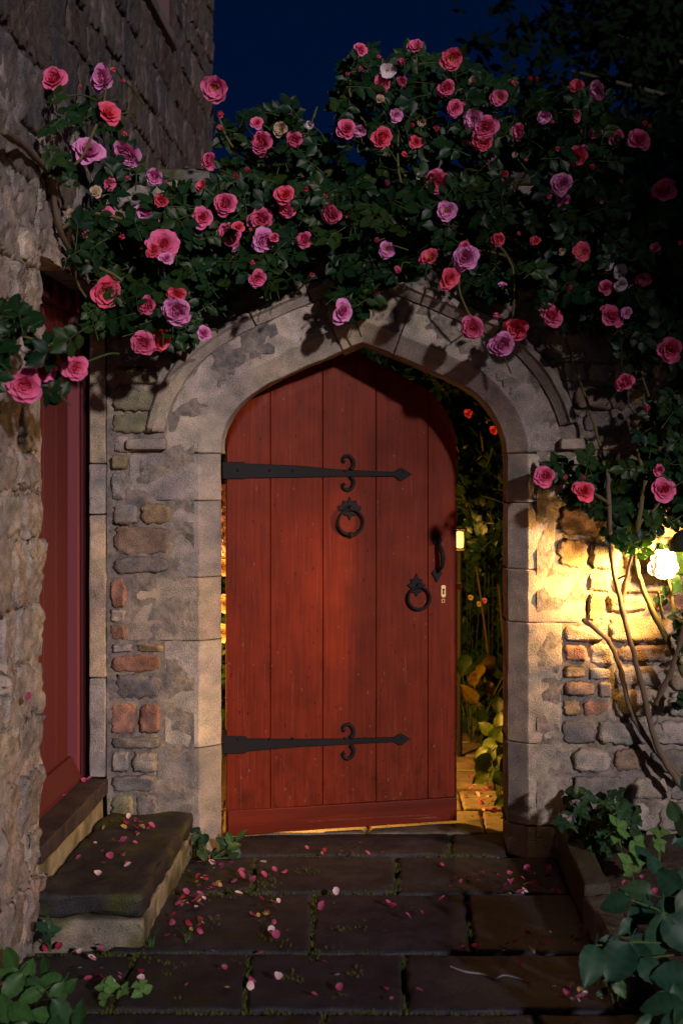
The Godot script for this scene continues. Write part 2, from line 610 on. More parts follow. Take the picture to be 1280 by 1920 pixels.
func rim(from_y: float) -> Array:  # the opening's edge: up the left jamb, over the arch, down the right jamb
	var a := []
	var l := []
	for p in ARC_L:
		l.append(Vector2((p.x - 750.0) * 1.012 / 500.0, 1.42 + (890.0 - p.y) * 1.012 / 500.0))
	var r := []
	for p in ARC_R:
		r.append(Vector2((p.x - 750.0) * 1.012 / 500.0, 1.42 + (890.0 - p.y) * 1.012 / 500.0))
	a.append(Vector2(l[0].x, from_y))
	a.append_array(smooth(l, 6))
	var rs := smooth(r, 6)
	rs.remove_at(0)
	a.append_array(rs)
	a.append(Vector2(r[r.size() - 1].x, from_y))
	return a

func outward(path: Array) -> Array:  # away from the opening, lengthened where the path turns
	var out := []
	for i in path.size():
		var t0: Vector2 = (path[i] - path[maxi(i - 1, 0)]).normalized()
		var t1: Vector2 = (path[mini(i + 1, path.size() - 1)] - path[i]).normalized()
		if i == 0:
			t0 = t1
		if i == path.size() - 1:
			t1 = t0
		var n := (Vector2(-t0.y, t0.x) + Vector2(-t1.y, t1.x)).normalized()
		out.append(n / maxf(0.5, n.dot(Vector2(-t0.y, t0.x))))
	return out

# a moulding run along a path: profile = (distance from the opening, z), from the outside inwards
func run(path: Array, norms: Array, profile: Array, col: Color, rough := 0.004, cell := 0.03) -> ArrayMesh:
	var mb := MB.new()
	var o := Vector3(rf(-50, 50), rf(-50, 50), rf(-50, 50))
	for k in profile.size() - 1:
		var a: Vector2 = profile[k]; var b: Vector2 = profile[k + 1]
		var nu := maxi(1, int(a.distance_to(b) / cell)) + 1
		var pts := PackedVector3Array(); var cols := PackedColorArray()
		var rows := path.size() + 2
		for jj in rows:
			var j := clampi(jj - 1, 0, path.size() - 1)
			for i in nu:
				var w := a.lerp(b, float(i) / (nu - 1))
				var q: Vector2 = path[j] + norms[j] * w.x
				var z := w.y
				var p := Vector3(q.x, q.y, z)
				var s := nz.get_noise_3d(o.x + p.x * 7.0, o.y + p.y * 7.0, o.z + p.z * 7.0) + 0.6 * nz2.get_noise_3d(o.x + p.x * 15.0, o.y + p.y * 15.0, o.z + p.z * 15.0)
				if j == 0 or j == path.size() - 1:
					z -= 0.0028
				p.z = z + s * rough
				p.x += norms[j].x * s * rough * 0.6
				p.y += norms[j].y * s * rough * 0.6
				if jj == 0 or jj == rows - 1:
					p.z -= 0.035
				pts.append(p)
				cols.append(tone(o + p, col, 0.3))
		mb.grid(pts, cols, nu, rows)
	return mb.done()

func cut(path: Array, norms: Array, t0: float, t1: float, gap := 0.0012) -> Array:  # the stretch between two distances along the path
	var p := []; var n := []
	var s := 0.0
	t0 += gap; t1 -= gap
	var marks := [t0, t0 + 0.007, t1 - 0.007, t1]
	var total := []
	for i in path.size():
		if i > 0:
			s += path[i].distance_to(path[i - 1])
		total.append(s)
	var all := marks.duplicate()
	for i in path.size():
		if total[i] > t0 + 0.012 and total[i] < t1 - 0.012:
			all.append(total[i])
	var x := t0 + 0.03
	while x < t1 - 0.03:
		var clear := true
		for q in all:
			if absf(q - x) < 0.012:
				clear = false
		if clear:
			all.append(x)
		x += 0.03
	all.sort()
	for q in all:
		for i in range(1, path.size()):
			if q <= total[i] + 1e-6:
				var f: float = (q - total[i - 1]) / maxf(1e-6, total[i] - total[i - 1])
				p.append(path[i - 1].lerp(path[i], f)); n.append(norms[i - 1].lerp(norms[i], f))
				break
	return [p, n]

func ring_profile(w: float, hinge := false, deep := 0.075) -> Array:
	if hinge:  # rebated close behind the face, where the door hangs
		return [Vector2(w, -0.05), Vector2(w, -0.004), Vector2(w - 0.005, 0.0), Vector2(0.075, 0.0), Vector2(0.07, -0.003), Vector2(0.003, -0.06), Vector2(0.0, -0.066), Vector2(0.0, -deep), Vector2(0.085, -deep - 0.003), Vector2(0.085, -0.42)]
	return [Vector2(w, -0.05), Vector2(w, -0.004), Vector2(w - 0.005, 0.0), Vector2(0.075, 0.0), Vector2(0.07, -0.003), Vector2(0.003, -0.06), Vector2(0.0, -0.066), Vector2(0.0, -0.27), Vector2(0.06, -0.275), Vector2(0.06, -0.42)]

func hood_x(y: float, left: bool) -> float:
	var t := [Vector2(680, 488), Vector2(530, 520), Vector2(465, 552), Vector2(415, 590), Vector2(350, 664), Vector2(309, 716), Vector2(285, 792), Vector2(255, 850)] if left else [Vector2(680, 488), Vector2(830, 520), Vector2(900, 556), Vector2(950, 600), Vector2(1005, 664), Vector2(1050, 716), Vector2(1078, 792), Vector2(1104, 850)]
	if y < 488:
		return 680.0
	for i in t.size() - 1:
		if y <= t[i + 1].y:
			return lerpf(t[i].x, t[i + 1].x, (y - t[i].y) / (t[i + 1].y - t[i].y))
	return t[t.size() - 1].x

func wall_stone(w: Node3D, x0: float, y0: float, x1: float, y1: float, col: Color, d := 0.014, rough := 1.0) -> void:
	var a := flat(Vector2(x0, y1)); var b := flat(Vector2(x1, y0))
	var c := (a + b) / 2.0
	var big := (x1 - x0) > 70
	part("stone", stone(b.x - a.x - 0.006, b.y - a.y - 0.005, d, jit(col.lerp(Color(0.52, 0.45, 0.38), 0.25), 0.12), 15 if big else 11, 11 if (y1 - y0) > 50 else 9, rough), M.rubble, w, Transform3D(Basis.IDENTITY, Vector3(c.x, c.y, 0)))

func build_wall() -> void:
	var w := thing("garden_wall", "rubble stone garden wall with a pointed ashlar doorway under climbing roses", "wall")
	# the mortared heart of the wall, with the doorway left open
	var edge := rim(-0.1)
	var no := outward(edge)
	var poly := PackedVector2Array([Vector2(-1.10, -0.1)])
	for i in edge.size():
		var q: Vector2 = edge[i] + no[i] * 0.09
		poly.append(q)
	poly.append_array([Vector2(3.4, -0.1), Vector2(3.4, 2.5), Vector2(-1.10, 2.5)])
	var mb := MB.new()
	mb.extrude(poly, -0.42, -0.03, Color(0.56, 0.49, 0.415))
	part("core", mb.done(true), M.mortar, w)
	# lumpy pointing that the stones look out of
	mb = MB.new()
	var hole := PackedVector2Array()
	for i in edge.size():
		hole.append(edge[i] + no[i] * 0.10)
	var gx := 176; var gy := 104
	for j in gy:
		for i in gx:
			var x := -1.098 + 4.4 * i / (gx - 1.0); var y := -0.08 + 2.58 * j / (gy - 1.0)
			var z := -0.0005 + 0.014 * nz.get_noise_2d(x * 6.0, y * 7.0) + 0.007 * nz2.get_noise_2d(x * 17.0, y * 20.0)
			mb.vert(Vector3(x, y, z), tone(Vector3(x, y, 4.0), Color(0.56, 0.49, 0.415), 0.35))
	for j in gy - 1:
		for i in gx - 1:
			var k := j * gx + i
			var q := mb.v[k]
			var mid := Vector2(q.x + 0.0125, q.y + 0.0125)
			if not Geometry2D.is_point_in_polygon(mid, hole):
				mb.ix.append_array([k, k + gx, k + gx + 1, k, k + gx + 1, k + 1])
	part("mortar", mb.done(), M.mortar, w)
	# dressed blocks of the two jambs: y from, y to (pixels), width from the opening, colour
	for b in [[850, 939, 0.335, C_GREY], [939, 1083, 0.175, C_GREY], [1083, 1202, 0.345, C_TAN], [1202, 1403, 0.205, C_PALE], [1403, 1612, 0.232, C_DARK]]:
		var y0: float = flat(Vector2(0, b[1])).y; var y1: float = flat(Vector2(0, b[0])).y
		var pa := []; var pn := []
		for y in [y0 + 0.001, y0 + 0.007]:
			pa.append(Vector2(-0.680, y))
		var k := y0 + 0.04
		while k < y1 - 0.03:
			pa.append(Vector2(-0.680, k)); k += 0.03
		for y in [y1 - 0.007, y1 - 0.001]:
			pa.append(Vector2(-0.680, y))
		for i in pa.size():
			pn.append(Vector2(-1, 0))
		var c: Color = b[3]
		part("jamb_block", run(pa, pn, ring_profile(b[2], true), c.lerp(C_PALE, 0.4), 0.0045), M.ashlar[rng.randi() % 5], w)
	for b in [[850, 943, 0.285, C_GREY], [943, 1068, 0.175, C_PALE], [1068, 1168, 0.29, C_TAN], [1168, 1395, 0.2, C_TAN], [1395, 1549, 0.235, C_DARK], [1549, 1612, 0.17, C_DARK]]:
		var y0: float = flat(Vector2(0, b[1])).y; var y1: float = flat(Vector2(0, b[0])).y
		var pa := []; var pn := []
		var k := y1 - 0.04
		pa.append(Vector2(0.398, y1 - 0.001)); pa.append(Vector2(0.405, y1 - 0.007))
		while k > y0 + 0.03:
			pa.append(Vector2(0.405, k)); k -= 0.03
		pa.append(Vector2(0.405, y0 + 0.007)); pa.append(Vector2(0.405, y0 + 0.001))
		for i in pa.size():
			pn.append(Vector2(1, 0))
		var c: Color = b[3]
		part("jamb_block", run(pa, pn, ring_profile(b[2]), c.lerp(C_PALE, 0.4), 0.0045), M.ashlar[rng.randi() % 5], w)
	# the arch: two long curved stones and the keystone
	var arc := rim(flat(Vector2(0, 850)).y - 0.0005)
	var an := outward(arc)
	var total := 0.0
	var keys := []
	for i in range(1, arc.size()):
		total += arc[i].distance_to(arc[i - 1])
		if (arc[i].x > flat(Vector2(632, 0)).x and keys.size() == 0) or (arc[i].x > flat(Vector2(728, 0)).x and keys.size() == 1):
			keys.append(total)
	var marks := [0.0, keys[0], keys[1], total]
	var vc := [C_PALE, C_TAN.lerp(C_PALE, 0.5), C_PALE.lerp(C_GREY, 0.3)]
	for k in 3:
		var s := cut(arc, an, marks[k], marks[k + 1])
		part("arch_stone", run(s[0], s[1], ring_profile(0.205, k == 0, 0.165), vc[k], 0.005), M.ashlar[k + 1], w)
	# the hood mould over it, in five lengths, and its two label stops
	var hp := [Vector2(0.272, -0.03), Vector2(0.272, 0.026), Vector2(0.264, 0.04), Vector2(0.244, 0.044), Vector2(0.236, 0.03), Vector2(0.226, 0.024), Vector2(0.214, 0.016), Vector2(0.207, 0.012), Vector2(0.206, -0.03)]
	var hm := [0.05, total * 0.27, total * 0.42, total * 0.60, total * 0.79, total - 0.05]
	for k in 5:
		var s := cut(arc, an, hm[k], hm[k + 1], 0.0015)
		part("hood_mould", run(s[0], s[1], hp, C_GREY.lerp(C_TAN, 0.4), 0.004, 0.02), M.ashlar[k], w)
	for sx in [-1.0, 1.0]:
		var e: float = arc[0].x - 0.24 if sx < 0 else arc[arc.size() - 1].x + 0.24
		var y: float = arc[0].y + 0.035
		part("label_stop", rock(Vector3(0.075, 0.021, 0.038), 0.010, 0.003, Vector3i(4, 2, 2), C_GREY.lerp(C_TAN, 0.35)), M.dressed, w, Transform3D(Basis.IDENTITY, Vector3(e + sx * 0.027, y, 0.004)))
	# rubble beside the doorway, stone by stone
	for s in [[208, 640, 330, 688, C_DARK], [208, 690, 300, 722, C_OLIVE], [210, 725, 296, 772, C_OLIVE], [209, 775, 288, 813, C_OLIVE], [211, 816, 256, 850, C_PALE], [208, 852, 242, 882, C_OLIVE], [208, 884, 240, 940, C_GREY],
			[210, 944, 262, 985, C_GREY], [264, 944, 322, 985, C_OCHRE], [214, 988, 320, 1040, C_BROWN], [211, 1042, 320, 1078, C_DARK], [206, 1083, 238, 1140, C_BRICK], [208, 1142, 238, 1168, C_PALE], [206, 1170, 238, 1202, C_BRICK],
			[210, 1206, 252, 1224, C_GREY], [254, 1206, 308, 1224, C_OCHRE], [208, 1226, 306, 1262, C_BRICK], [216, 1264, 304, 1312, C_DARK], [206, 1318, 258, 1378, C_BRICK], [260, 1318, 304, 1376, C_BRICK], [208, 1380, 304, 1404, C_DARK],
			[208, 1406, 246, 1448, C_GREY], [248, 1408, 298, 1450, C_GREY], [208, 1452, 296, 1486, C_DARK], [208, 1488, 252, 1540, C_OLIVE], [254, 1488, 296, 1540, C_DARK]]:
		wall_stone(w, s[0], s[1], s[2], s[3], s[4], rf(0.008, 0.024))
	for s in [[1096, 852, 1142, 900, C_OCHRE], [1096, 902, 1160, 945, C_BROWN], [1042, 948, 1140, 1006, C_BROWN], [1043, 1010, 1101, 1066, C_OCHRE], [1104, 1014, 1164, 1068, C_PALE], [1100, 1072, 1142, 1110, C_TAN], [1100, 1112, 1134, 1166, C_OCHRE],
			[1144, 1072, 1280, 1112, C_PALE], [1136, 1114, 1216, 1148, C_TAN], [1218, 1116, 1300, 1148, C_BRICK], [1136, 1150, 1262, 1204, C_TAN], [1264, 1150, 1380, 1204, C_PALE], [1054, 1172, 1134, 1204, C_GREY], [1054, 1207, 1099, 1241, C_BRICK],
			[1102, 1206, 1150, 1250, C_PALE], [1153, 1208, 1260, 1244, C_BROWN], [1264, 1207, 1360, 1250, C_TAN], [1054, 1246, 1100, 1272, C_OCHRE], [1102, 1252, 1146, 1274, C_PALE], [1148, 1247, 1250, 1288, C_GREY], [1252, 1253, 1360, 1296, C_TAN],
			[1054, 1275, 1118, 1306, C_BROWN], [1120, 1278, 1146, 1308, C_TAN], [1148, 1290, 1250, 1345, C_TAN], [1252, 1298, 1350, 1348, C_GREY], [1054, 1310, 1088, 1342, C_OCHRE], [1090, 1312, 1142, 1344, C_BRICK], [1052, 1348, 1116, 1396, C_DARK], [1118, 1348, 1216, 1397, C_GREY],
			[1218, 1350, 1340, 1398, C_GREY], [1070, 1402, 1146, 1450, C_PALE], [1148, 1402, 1216, 1449, C_BROWN], [1218, 1402, 1330, 1452, C_DARK], [1070, 1454, 1178, 1500, C_DARK], [1180, 1455, 1250, 1500, C_PALE], [1252, 1455, 1340, 1500, C_GREY],
			[1070, 1503, 1130, 1560, C_DARK], [1132, 1503, 1230, 1560, C_GREY], [1232, 1503, 1330, 1560, C_DARK], [1040, 1552, 1068, 1606, C_DARK]]:
		wall_stone(w, s[0], s[1], s[2], s[3], s[4], rf(0.006, 0.022))
	# the rest of the face in rough courses, above the arch and up the right-hand side
	var tones := [C_GREY, C_TAN, C_GREY, C_DARK, C_OCHRE, C_PALE, C_BROWN, C_OLIVE]
	var y := 338.0
	while y < 846.0:
		var h := minf(rf(34, 62), 848.0 - y)
		if 848.0 - y - h < 22:
			h = 848.0 - y
		for side in 2:
			var xa := 206.0 if side == 0 else hood_x(y + h, false) + 4.0
			var xb := hood_x(y + h, true) - 4.0 if side == 0 else 1420.0
			if side == 0 and y >= 640:
				continue
			if y + h < 488 and side == 1:
				xa = 680.0
			var x := xa
			while x < xb - 18.0:
				var ww := rf(46, 130)
				if xb - x - ww < 30.0:
					ww = xb - x
				wall_stone(w, x, y, x + ww - 3.0, y + h - 3.0, tones[rng.randi() % tones.size()], rf(0.004, 0.024))
				x += ww
		y += h
	y = 850.0
	while y < 1068.0:
		var h := rf(40, 60)
		if 1070.0 - y - h < 24:
			h = 1070.0 - y
		var x := 1166.0
		while x < 1420.0:
			var ww := rf(50, 110)
			wall_stone(w, x, y, x + ww - 3.0, y + h - 3.0, tones[rng.randi() % tones.size()], rf(0.004, 0.024))
			x += ww
		y += h
	# rough coping along the top
	var x := -1.08
	while x < 2.2:
		var l := rf(0.22, 0.42)
		part("coping_stone", rock(Vector3(l / 2 - 0.004, rf(0.03, 0.045), 0.23), 0.02, 0.012, Vector3i(5, 2, 5), jit(C_DARK, 0.15), 0.7), M.rubble, w, Transform3D(Basis(Vector3.UP, rf(-0.03, 0.03)), Vector3(x + l / 2, 2.535, -0.2)))
		x += l
	# iron pintles that the door hangs on belong to the left jamb
	for py in [882.0, 1395.0]:
		var q := P(423, py, -0.19)
		mb = MB.new()
		mb.lathe([Vector2(0.0, -0.05), Vector2(0.009, -0.05), Vector2(0.009, 0.05), Vector2(0.0, 0.05)], 10, Color(0.02, 0.02, 0.02))
		mb.box(Vector3(-0.09, -0.012, -0.012), Vector3(0, 0.006, 0.0), Color(0.02, 0.02, 0.02), 0.002)
		part("pintle", mb.done(true), M.iron, w, Transform3D(Basis.IDENTITY, q + Vector3(0, 0, -0.018)))

# ---------- the house on the left ----------
func house_stone(h: Node3D, y0: float, y1: float, z0: float, z1: float, col: Color, d: float) -> void:
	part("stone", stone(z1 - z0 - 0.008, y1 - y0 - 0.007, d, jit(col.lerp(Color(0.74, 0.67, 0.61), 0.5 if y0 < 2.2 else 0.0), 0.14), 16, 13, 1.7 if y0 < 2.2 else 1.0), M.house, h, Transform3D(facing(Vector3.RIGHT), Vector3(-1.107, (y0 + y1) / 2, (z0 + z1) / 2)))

func build_house() -> void:
	var h := thing("stone_house", "tall rubble stone house side with a recessed maroon plank door on the left", "house")
	var mb := MB.new()
	var mc := Color(0.72, 0.64, 0.58)
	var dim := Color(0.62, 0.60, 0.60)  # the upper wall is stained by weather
	mb.box(Vector3(-2.6, -0.1, 0.9), Vector3(-1.113, 4.9, 3.4), mc)
	mb.box(Vector3(-2.6, 2.10, 0.0), Vector3(-1.1185, 4.9, 0.9), mc)
	mb.box(Vector3(-2.6, -0.1, -0.06), Vector3(-1.32, 2.10, 0.9), mc)
	mb.box(Vector3(-2.6, -0.1, -0.42), Vector3(-1.1655, 2.10, -0.06), mc)
	mb.box(Vector3(-2.6, 2.10, -0.55), Vector3(-1.118, 4.9, 0.0), mc)
	mb.box(Vector3(-2.6, -0.1, -2.86), Vector3(-1.1183, 3.5, -0.5), mc)
	mb.box(Vector3(-2.6, 3.5, -0.5), Vector3(-1.32, 4.5, -1.42), mc)
	mb.box(Vector3(-2.6, 3.5, -2.86), Vector3(-1.1183, 4.9, -1.42), mc)
	mb.box(Vector3(-2.6, 4.5, -1.42), Vector3(-1.1187, 4.9, -0.5), mc)
	part("wall", mb.done(true), M.mortar, h)
	for q in [[0.905, 2.6, -0.05, 2.1], [-2.86, 2.6, 2.1, 3.46], [-2.86, -1.43, 3.46, 4.9], [-0.5, 2.6, 3.46, 4.9]]:
		mb = MB.new()
		var nx := int((q[1] - q[0]) / 0.03) + 1; var ny := int((q[3] - q[2]) / 0.03) + 1
		var pts := PackedVector3Array(); var cols := PackedColorArray()
		for j in ny:
			for i in nx:
				var z: float = lerpf(q[1], q[0], i / (nx - 1.0)); var y: float = lerpf(q[2], q[3], j / (ny - 1.0))
				pts.append(Vector3(-1.106 + 0.014 * nz.get_noise_2d(z * 6.0 + 50.0, y * 6.0) + 0.009 * nz2.get_noise_2d(z * 18.0, y * 18.0 + 7.0), y, z))
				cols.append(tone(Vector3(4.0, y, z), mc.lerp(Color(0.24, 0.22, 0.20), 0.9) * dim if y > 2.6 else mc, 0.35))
		mb.grid(pts, cols, nx, ny)
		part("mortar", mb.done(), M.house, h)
	var tones := [C_GREY, C_GREY, C_PALE, C_TAN, C_DARK, C_OCHRE, C_BROWN, C_PALE]
	# near masonry, quoins first at the reveal's edge
	var y := 0.0
	while y < 2.08:
		var hh := rf(0.11, 0.23)
		var z := 0.9
		var first := true
		while z < 1.75:
			var l := rf(0.13, 0.27) if not first else rf(0.16, 0.3)
			house_stone(h, y, y + hh, z, z + l, tones[rng.randi() % tones.size()], rf(0.004, 0.018) if not first else rf(0.006, 0.022))
			z += l; first = false
		y += hh
	# above the lintel, and on past the garden wall
	y = 2.115
	while y < 4.5:
		var hh := rf(0.12, 0.22)
		var z := -2.84
		while z < 1.75:
			var l := rf(0.18, 0.36)
			if z < 1.75 and z + l > 1.5 and y > 2.9:
				break
			var inwin := y + hh > 3.46 and z + l > -1.42 and z < -0.5
			if (z > -0.1 or y > 2.45) and not inwin and not (z > 0.7 and y > 3.2) and not (y > 3.7 and z > -0.4):
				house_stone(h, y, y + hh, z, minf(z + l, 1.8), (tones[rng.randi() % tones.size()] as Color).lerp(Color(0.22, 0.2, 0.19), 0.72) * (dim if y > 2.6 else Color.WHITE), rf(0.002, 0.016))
			z += l
		y += hh
	part("lintel", rock(Vector3(0.09, 0.075, 0.56), 0.012, 0.008, Vector3i(2, 2, 8), Color(0.10, 0.08, 0.07)), M.bark, h, Transform3D(Basis.IDENTITY, Vector3(-1.214, 2.185, 0.47)))
	# dressed strip at the far side of the recess
	for b in [[0.285, 0.66, C_GREY], [0.66, 1.27, C_TAN], [1.27, 1.46, C_GREY], [1.46, 2.12, C_TAN]]:
		var hh: float = (b[1] - b[0]) / 2
		part("jamb_block", rock(Vector3(0.031, hh - 0.0015, 0.10), 0.007, 0.004, Vector3i(2, 9, 2), b[2]), M.ashlar[rng.randi() % 5], h, Transform3D(Basis.IDENTITY, Vector3(-1.132, b[0] + hh, -0.088)))
	# the maroon door: boards, frame, weatherboard
	var d := Node3D.new()
	d.name = "door"
	h.add_child(d)
	var red := Color(0.085, 0.013, 0.016)
	for k in 5:
		mb = MB.new()
		mb.box(Vector3(-1.275, 0.30, 0.036 + k * 0.173), Vector3(-1.235 + rf(-0.001, 0.001), 2.02, 0.036 + k * 0.173 + 0.169), jit(red, 0.06), 0.004)
		part("plank", mb.done(true), M.plain, d)
	mb = MB.new()
	mb.box(Vector3(-1.30, 0.28, -0.001), Vector3(-1.197, 2.10, 0.034), Color(0.16, 0.036, 0.044), 0.003)
	part("frame", mb.done(true), M.plain, d)
	mb = MB.new()
	mb.box(Vector3(-1.30, 0.28, -0.10), Vector3(-1.1645, 2.10, -0.058), Color(0.085, 0.014, 0.016), 0.003)
	mb.box(Vector3(-1.197, 0.28, -0.058), Vector3(-1.188, 2.10, -0.002), Color(0.085, 0.014, 0.016), 0.002)
	part("frame", mb.done(true), M.plain, d)
	mb = MB.new()
	mb.box(Vector3(-1.30, 2.02, 0.034), Vector3(-1.20, 2.10, 0.9), Color(0.08, 0.014, 0.016), 0.003)
	part("frame", mb.done(true), M.plain, d)
	mb = MB.new()
	mb.extrude(PackedVector2Array([Vector2(-1.236, 0.282), Vector2(-1.186, 0.284), Vector2(-1.186, 0.300), Vector2(-1.222, 0.372), Vector2(-1.236, 0.372)]), 0.036, 0.9, Color(0.075, 0.013, 0.014), 0.003)
	part("weatherboard", mb.done(true), M.plain, d)
	part("door_sill", rock(Vector3(0.105, 0.03, 0.456), 0.008, 0.004, Vector3i(3, 2, 12), Color(0.10, 0.075, 0.07), 0.12), M.paving, h, Transform3D(Basis.IDENTITY, Vector3(-1.198, 0.251, 0.452)))
	part("sill_support", rock(Vector3(0.07, 0.112, 0.449), 0.012, 0.008, Vector3i(2, 4, 10), Color(0.42, 0.37, 0.25), 0.35), M.dressed, h, Transform3D(Basis.IDENTITY, Vector3(-1.178, 0.108, 0.451)))
	# the upstairs window, in its deep reveal
	var w := Node3D.new()
	w.name = "window"
	h.add_child(w)
	mb = MB.new()
	mb.box(Vector3(-1.30, 3.5, -1.42), Vector3(-1.10, 4.5, -1.36), Color(0.09, 0.05, 0.045), 0.004)
	mb.box(Vector3(-1.30, 3.5, -0.56), Vector3(-1.10, 4.5, -0.5), Color(0.09, 0.05, 0.045), 0.004)
	mb.box(Vector3(-1.30, 4.44, -1.36), Vector3(-1.10, 4.5, -0.56), Color(0.09, 0.05, 0.045), 0.004)
	part("frame", mb.done(true), M.plain, w)
	mb = MB.new()
	mb.box(Vector3(-1.29, 3.53, -1.36), Vector3(-1.28, 4.44, -0.56), Color(0.01, 0.01, 0.012))
	part("pane", mb.done(true), M.iron, w)
	part("window_sill", rock(Vector3(0.10, 0.03, 0.5), 0.01, 0.005, Vector3i(3, 2, 6), Color(0.22, 0.19, 0.18)), M.dressed, w, Transform3D(Basis.IDENTITY, Vector3(-1.175, 3.50, -0.96)))
	mb = MB.new()  # eaves and roof, above the picture
	mb.extrude(PackedVector2Array([Vector2(-2.7, 4.85), Vector2(-0.98, 4.85), Vector2(-0.98, 4.9), Vector2(-2.7, 6.0)]), -2.95, 3.4, Color(0.10, 0.09, 0.09))
	part("roof", mb.done(true), M.plain, h)

# ---------- ground, path, steps ----------
func build_ground() -> void:
	var mb := MB.new()
	mb.quad(Vector3(-40, -0.035, 40), Vector3(40, -0.035, 40), Vector3(40, -0.035, -40), Vector3(-40, -0.035, -40), Color(0.13, 0.105, 0.085))
	var g := part("ground", mb.done(true), M.soil)
	tag(g, "dark damp garden soil under the path and beds", "", "", "structure")
	# the flagstone path: corners of each slab as seen in the photograph, back left, back right, front right, front left
	var p := Node3D.new()
	p.name = "path"
	add_child(p)
	tag(p, "worn dark flagstone path leading up to and through the doorway", "", "", "structure")
	var slabs := [
		[418, 1566, 842, 1562, 838, 1600, 412, 1602], [848, 1562, 944, 1562, 950, 1602, 846, 1600],
		[300, 1606, 476, 1604, 470, 1668, 262, 1670], [482, 1604, 740, 1604, 739, 1668, 476, 1669], [747, 1604, 1040, 1605, 1068, 1672, 747, 1670],
		[255, 1675, 584, 1674, 580, 1782, 200, 1782], [592, 1675, 868, 1675, 882, 1782, 587, 1783], [878, 1675, 1072, 1676, 1125, 1785, 893, 1783],
		[40, 1788, 252, 1788, 205, 1890, -60, 1890], [258, 1788, 462, 1788, 455, 1890, 212, 1890], [472, 1788, 752, 1789, 757, 1892, 464, 1890], [760, 1789, 1130, 1791, 1180, 1894, 765, 1893],
		[-80, 1897, 150, 1897, 90, 2080, -220, 2080], [158, 1896, 602, 1898, 590, 2080, 100, 2080], [608, 1898, 1000, 1899, 1060, 2080, 600, 2080], [1008, 1899, 1230, 1899, 1340, 2080, 1070, 2080],
		[420, 1519, 690, 1519, 684, 1560, 415, 1560], [694, 1519, 900, 1519, 906, 1559, 692, 1560], [905, 1519, 990, 1519, 1000, 1559, 911, 1559],
		[430, 1480, 620, 1480, 610, 1515, 420, 1515], [624, 1480, 858, 1480, 866, 1515, 616, 1515], [862, 1480, 1000, 1480, 1010, 1515, 870, 1515],
		[440, 1446, 700, 1446, 696, 1477, 430, 1477], [704, 1446, 920, 1446, 928, 1477, 702, 1477], [450, 1418, 640, 1418, 632, 1443, 440, 1443], [644, 1418, 890, 1418, 896, 1443, 640, 1443],
		[460, 1392, 690, 1392, 686, 1415, 455, 1415], [694, 1392, 905, 1392, 912, 1415, 692, 1415], [470, 1366, 660, 1366, 652, 1389, 460, 1389], [664, 1366, 900, 1366, 906, 1389, 660, 1389]]
	for k in slabs.size():
		var s: Array = slabs[k]
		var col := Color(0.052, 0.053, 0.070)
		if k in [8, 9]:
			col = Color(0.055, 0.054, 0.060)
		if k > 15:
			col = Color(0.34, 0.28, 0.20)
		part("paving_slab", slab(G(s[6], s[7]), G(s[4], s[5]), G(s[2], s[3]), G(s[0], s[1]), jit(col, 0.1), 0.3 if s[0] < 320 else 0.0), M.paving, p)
	# the pale vein across the front right slab
	mb = MB.new()
	var vein := []
	for q in [[843, 1814], [870, 1824], [905, 1829], [928, 1836], [945, 1831], [975, 1838], [990, 1844]]:
		vein.append(G(q[0], q[1]) + Vector3(0, 0.0035, 0))
	mb.tube(smooth(vein, 5), [0.003], 5, Color(0.5, 0.48, 0.46), Vector2(1.0, 0.35))
	part("quartz_vein", mb.done(), M.dressed, p)
	# moss and fine grass in the joints
	var tuft := MB.new()
	for k in 9:
		var a := rf(0, TAU)
		var b := Vector3(cos(a), 0, sin(a)) * rf(0, 0.008)
		var tip := b + Vector3(cos(a) * rf(0.002, 0.014), rf(0.008, 0.022), sin(a) * rf(0.002, 0.014))
		var s := Vector3(-sin(a), 0, cos(a)) * 0.0016
		var i0 := tuft.vert(b - s, Color(0.07, 0.085, 0.02)); var i1 := tuft.vert(b + s, Color(0.07, 0.085, 0.02)); var i2 := tuft.vert(tip, Color(0.12, 0.14, 0.04))
		tuft.tri(i0, i2, i1)
	var places := []
	for k in 4200:
		var s: Array = slabs[rng.randi() % 16]
		var e := rng.randi() % 4
		var a := G(s[e * 2], s[e * 2 + 1]); var b := G(s[(e * 2 + 2) % 8], s[(e * 2 + 3) % 8])
		var q := a.lerp(b, rf(0, 1)) + Vector3(rf(-0.012, 0.012), -0.016, rf(-0.012, 0.012))
		var dens := nz.get_noise_3d(q.x * 3.0, 7.0, q.z * 3.0) + (0.35 if q.x < -0.25 else 0.0)
		if dens > 0.02:
			places.append(Transform3D(Basis(Vector3.UP, rf(0, TAU)).scaled(Vector3.ONE * rf(0.5, 1.0)), q))
	for k in 2600:  # cushions on the damp left side of the path
		var q := Vector3(rf(-0.78, -0.1), 0.002, rf(0.0, 1.4))
		if nz.get_noise_3d(q.x * 5.0 + 30.0, 3.0, q.z * 5.0) > 0.27:
			places.append(Transform3D(Basis(Vector3.UP, rf(0, TAU)).scaled(Vector3.ONE * rf(0.3, 0.7)), q))
	var ms := many("moss", tuft.done(true), M.moss, null, places)
	tag(ms, "green moss and fine grass growing in the joints of the path", "moss", "", "stuff")
	# the step below the house door
	var st := thing("stone_step", "low mossy stone step below the maroon house door", "step", Vector3(-0.94, 0, 0.5))
	part("upper_slab", rock(Vector3(0.163, 0.037, 0.486), 0.016, 0.024, Vector3i(8, 3, 20), Color(0.056, 0.052, 0.055), 0.5), M.paving, st, Transform3D(Basis.IDENTITY, Vector3(0, 0.122, 0)))
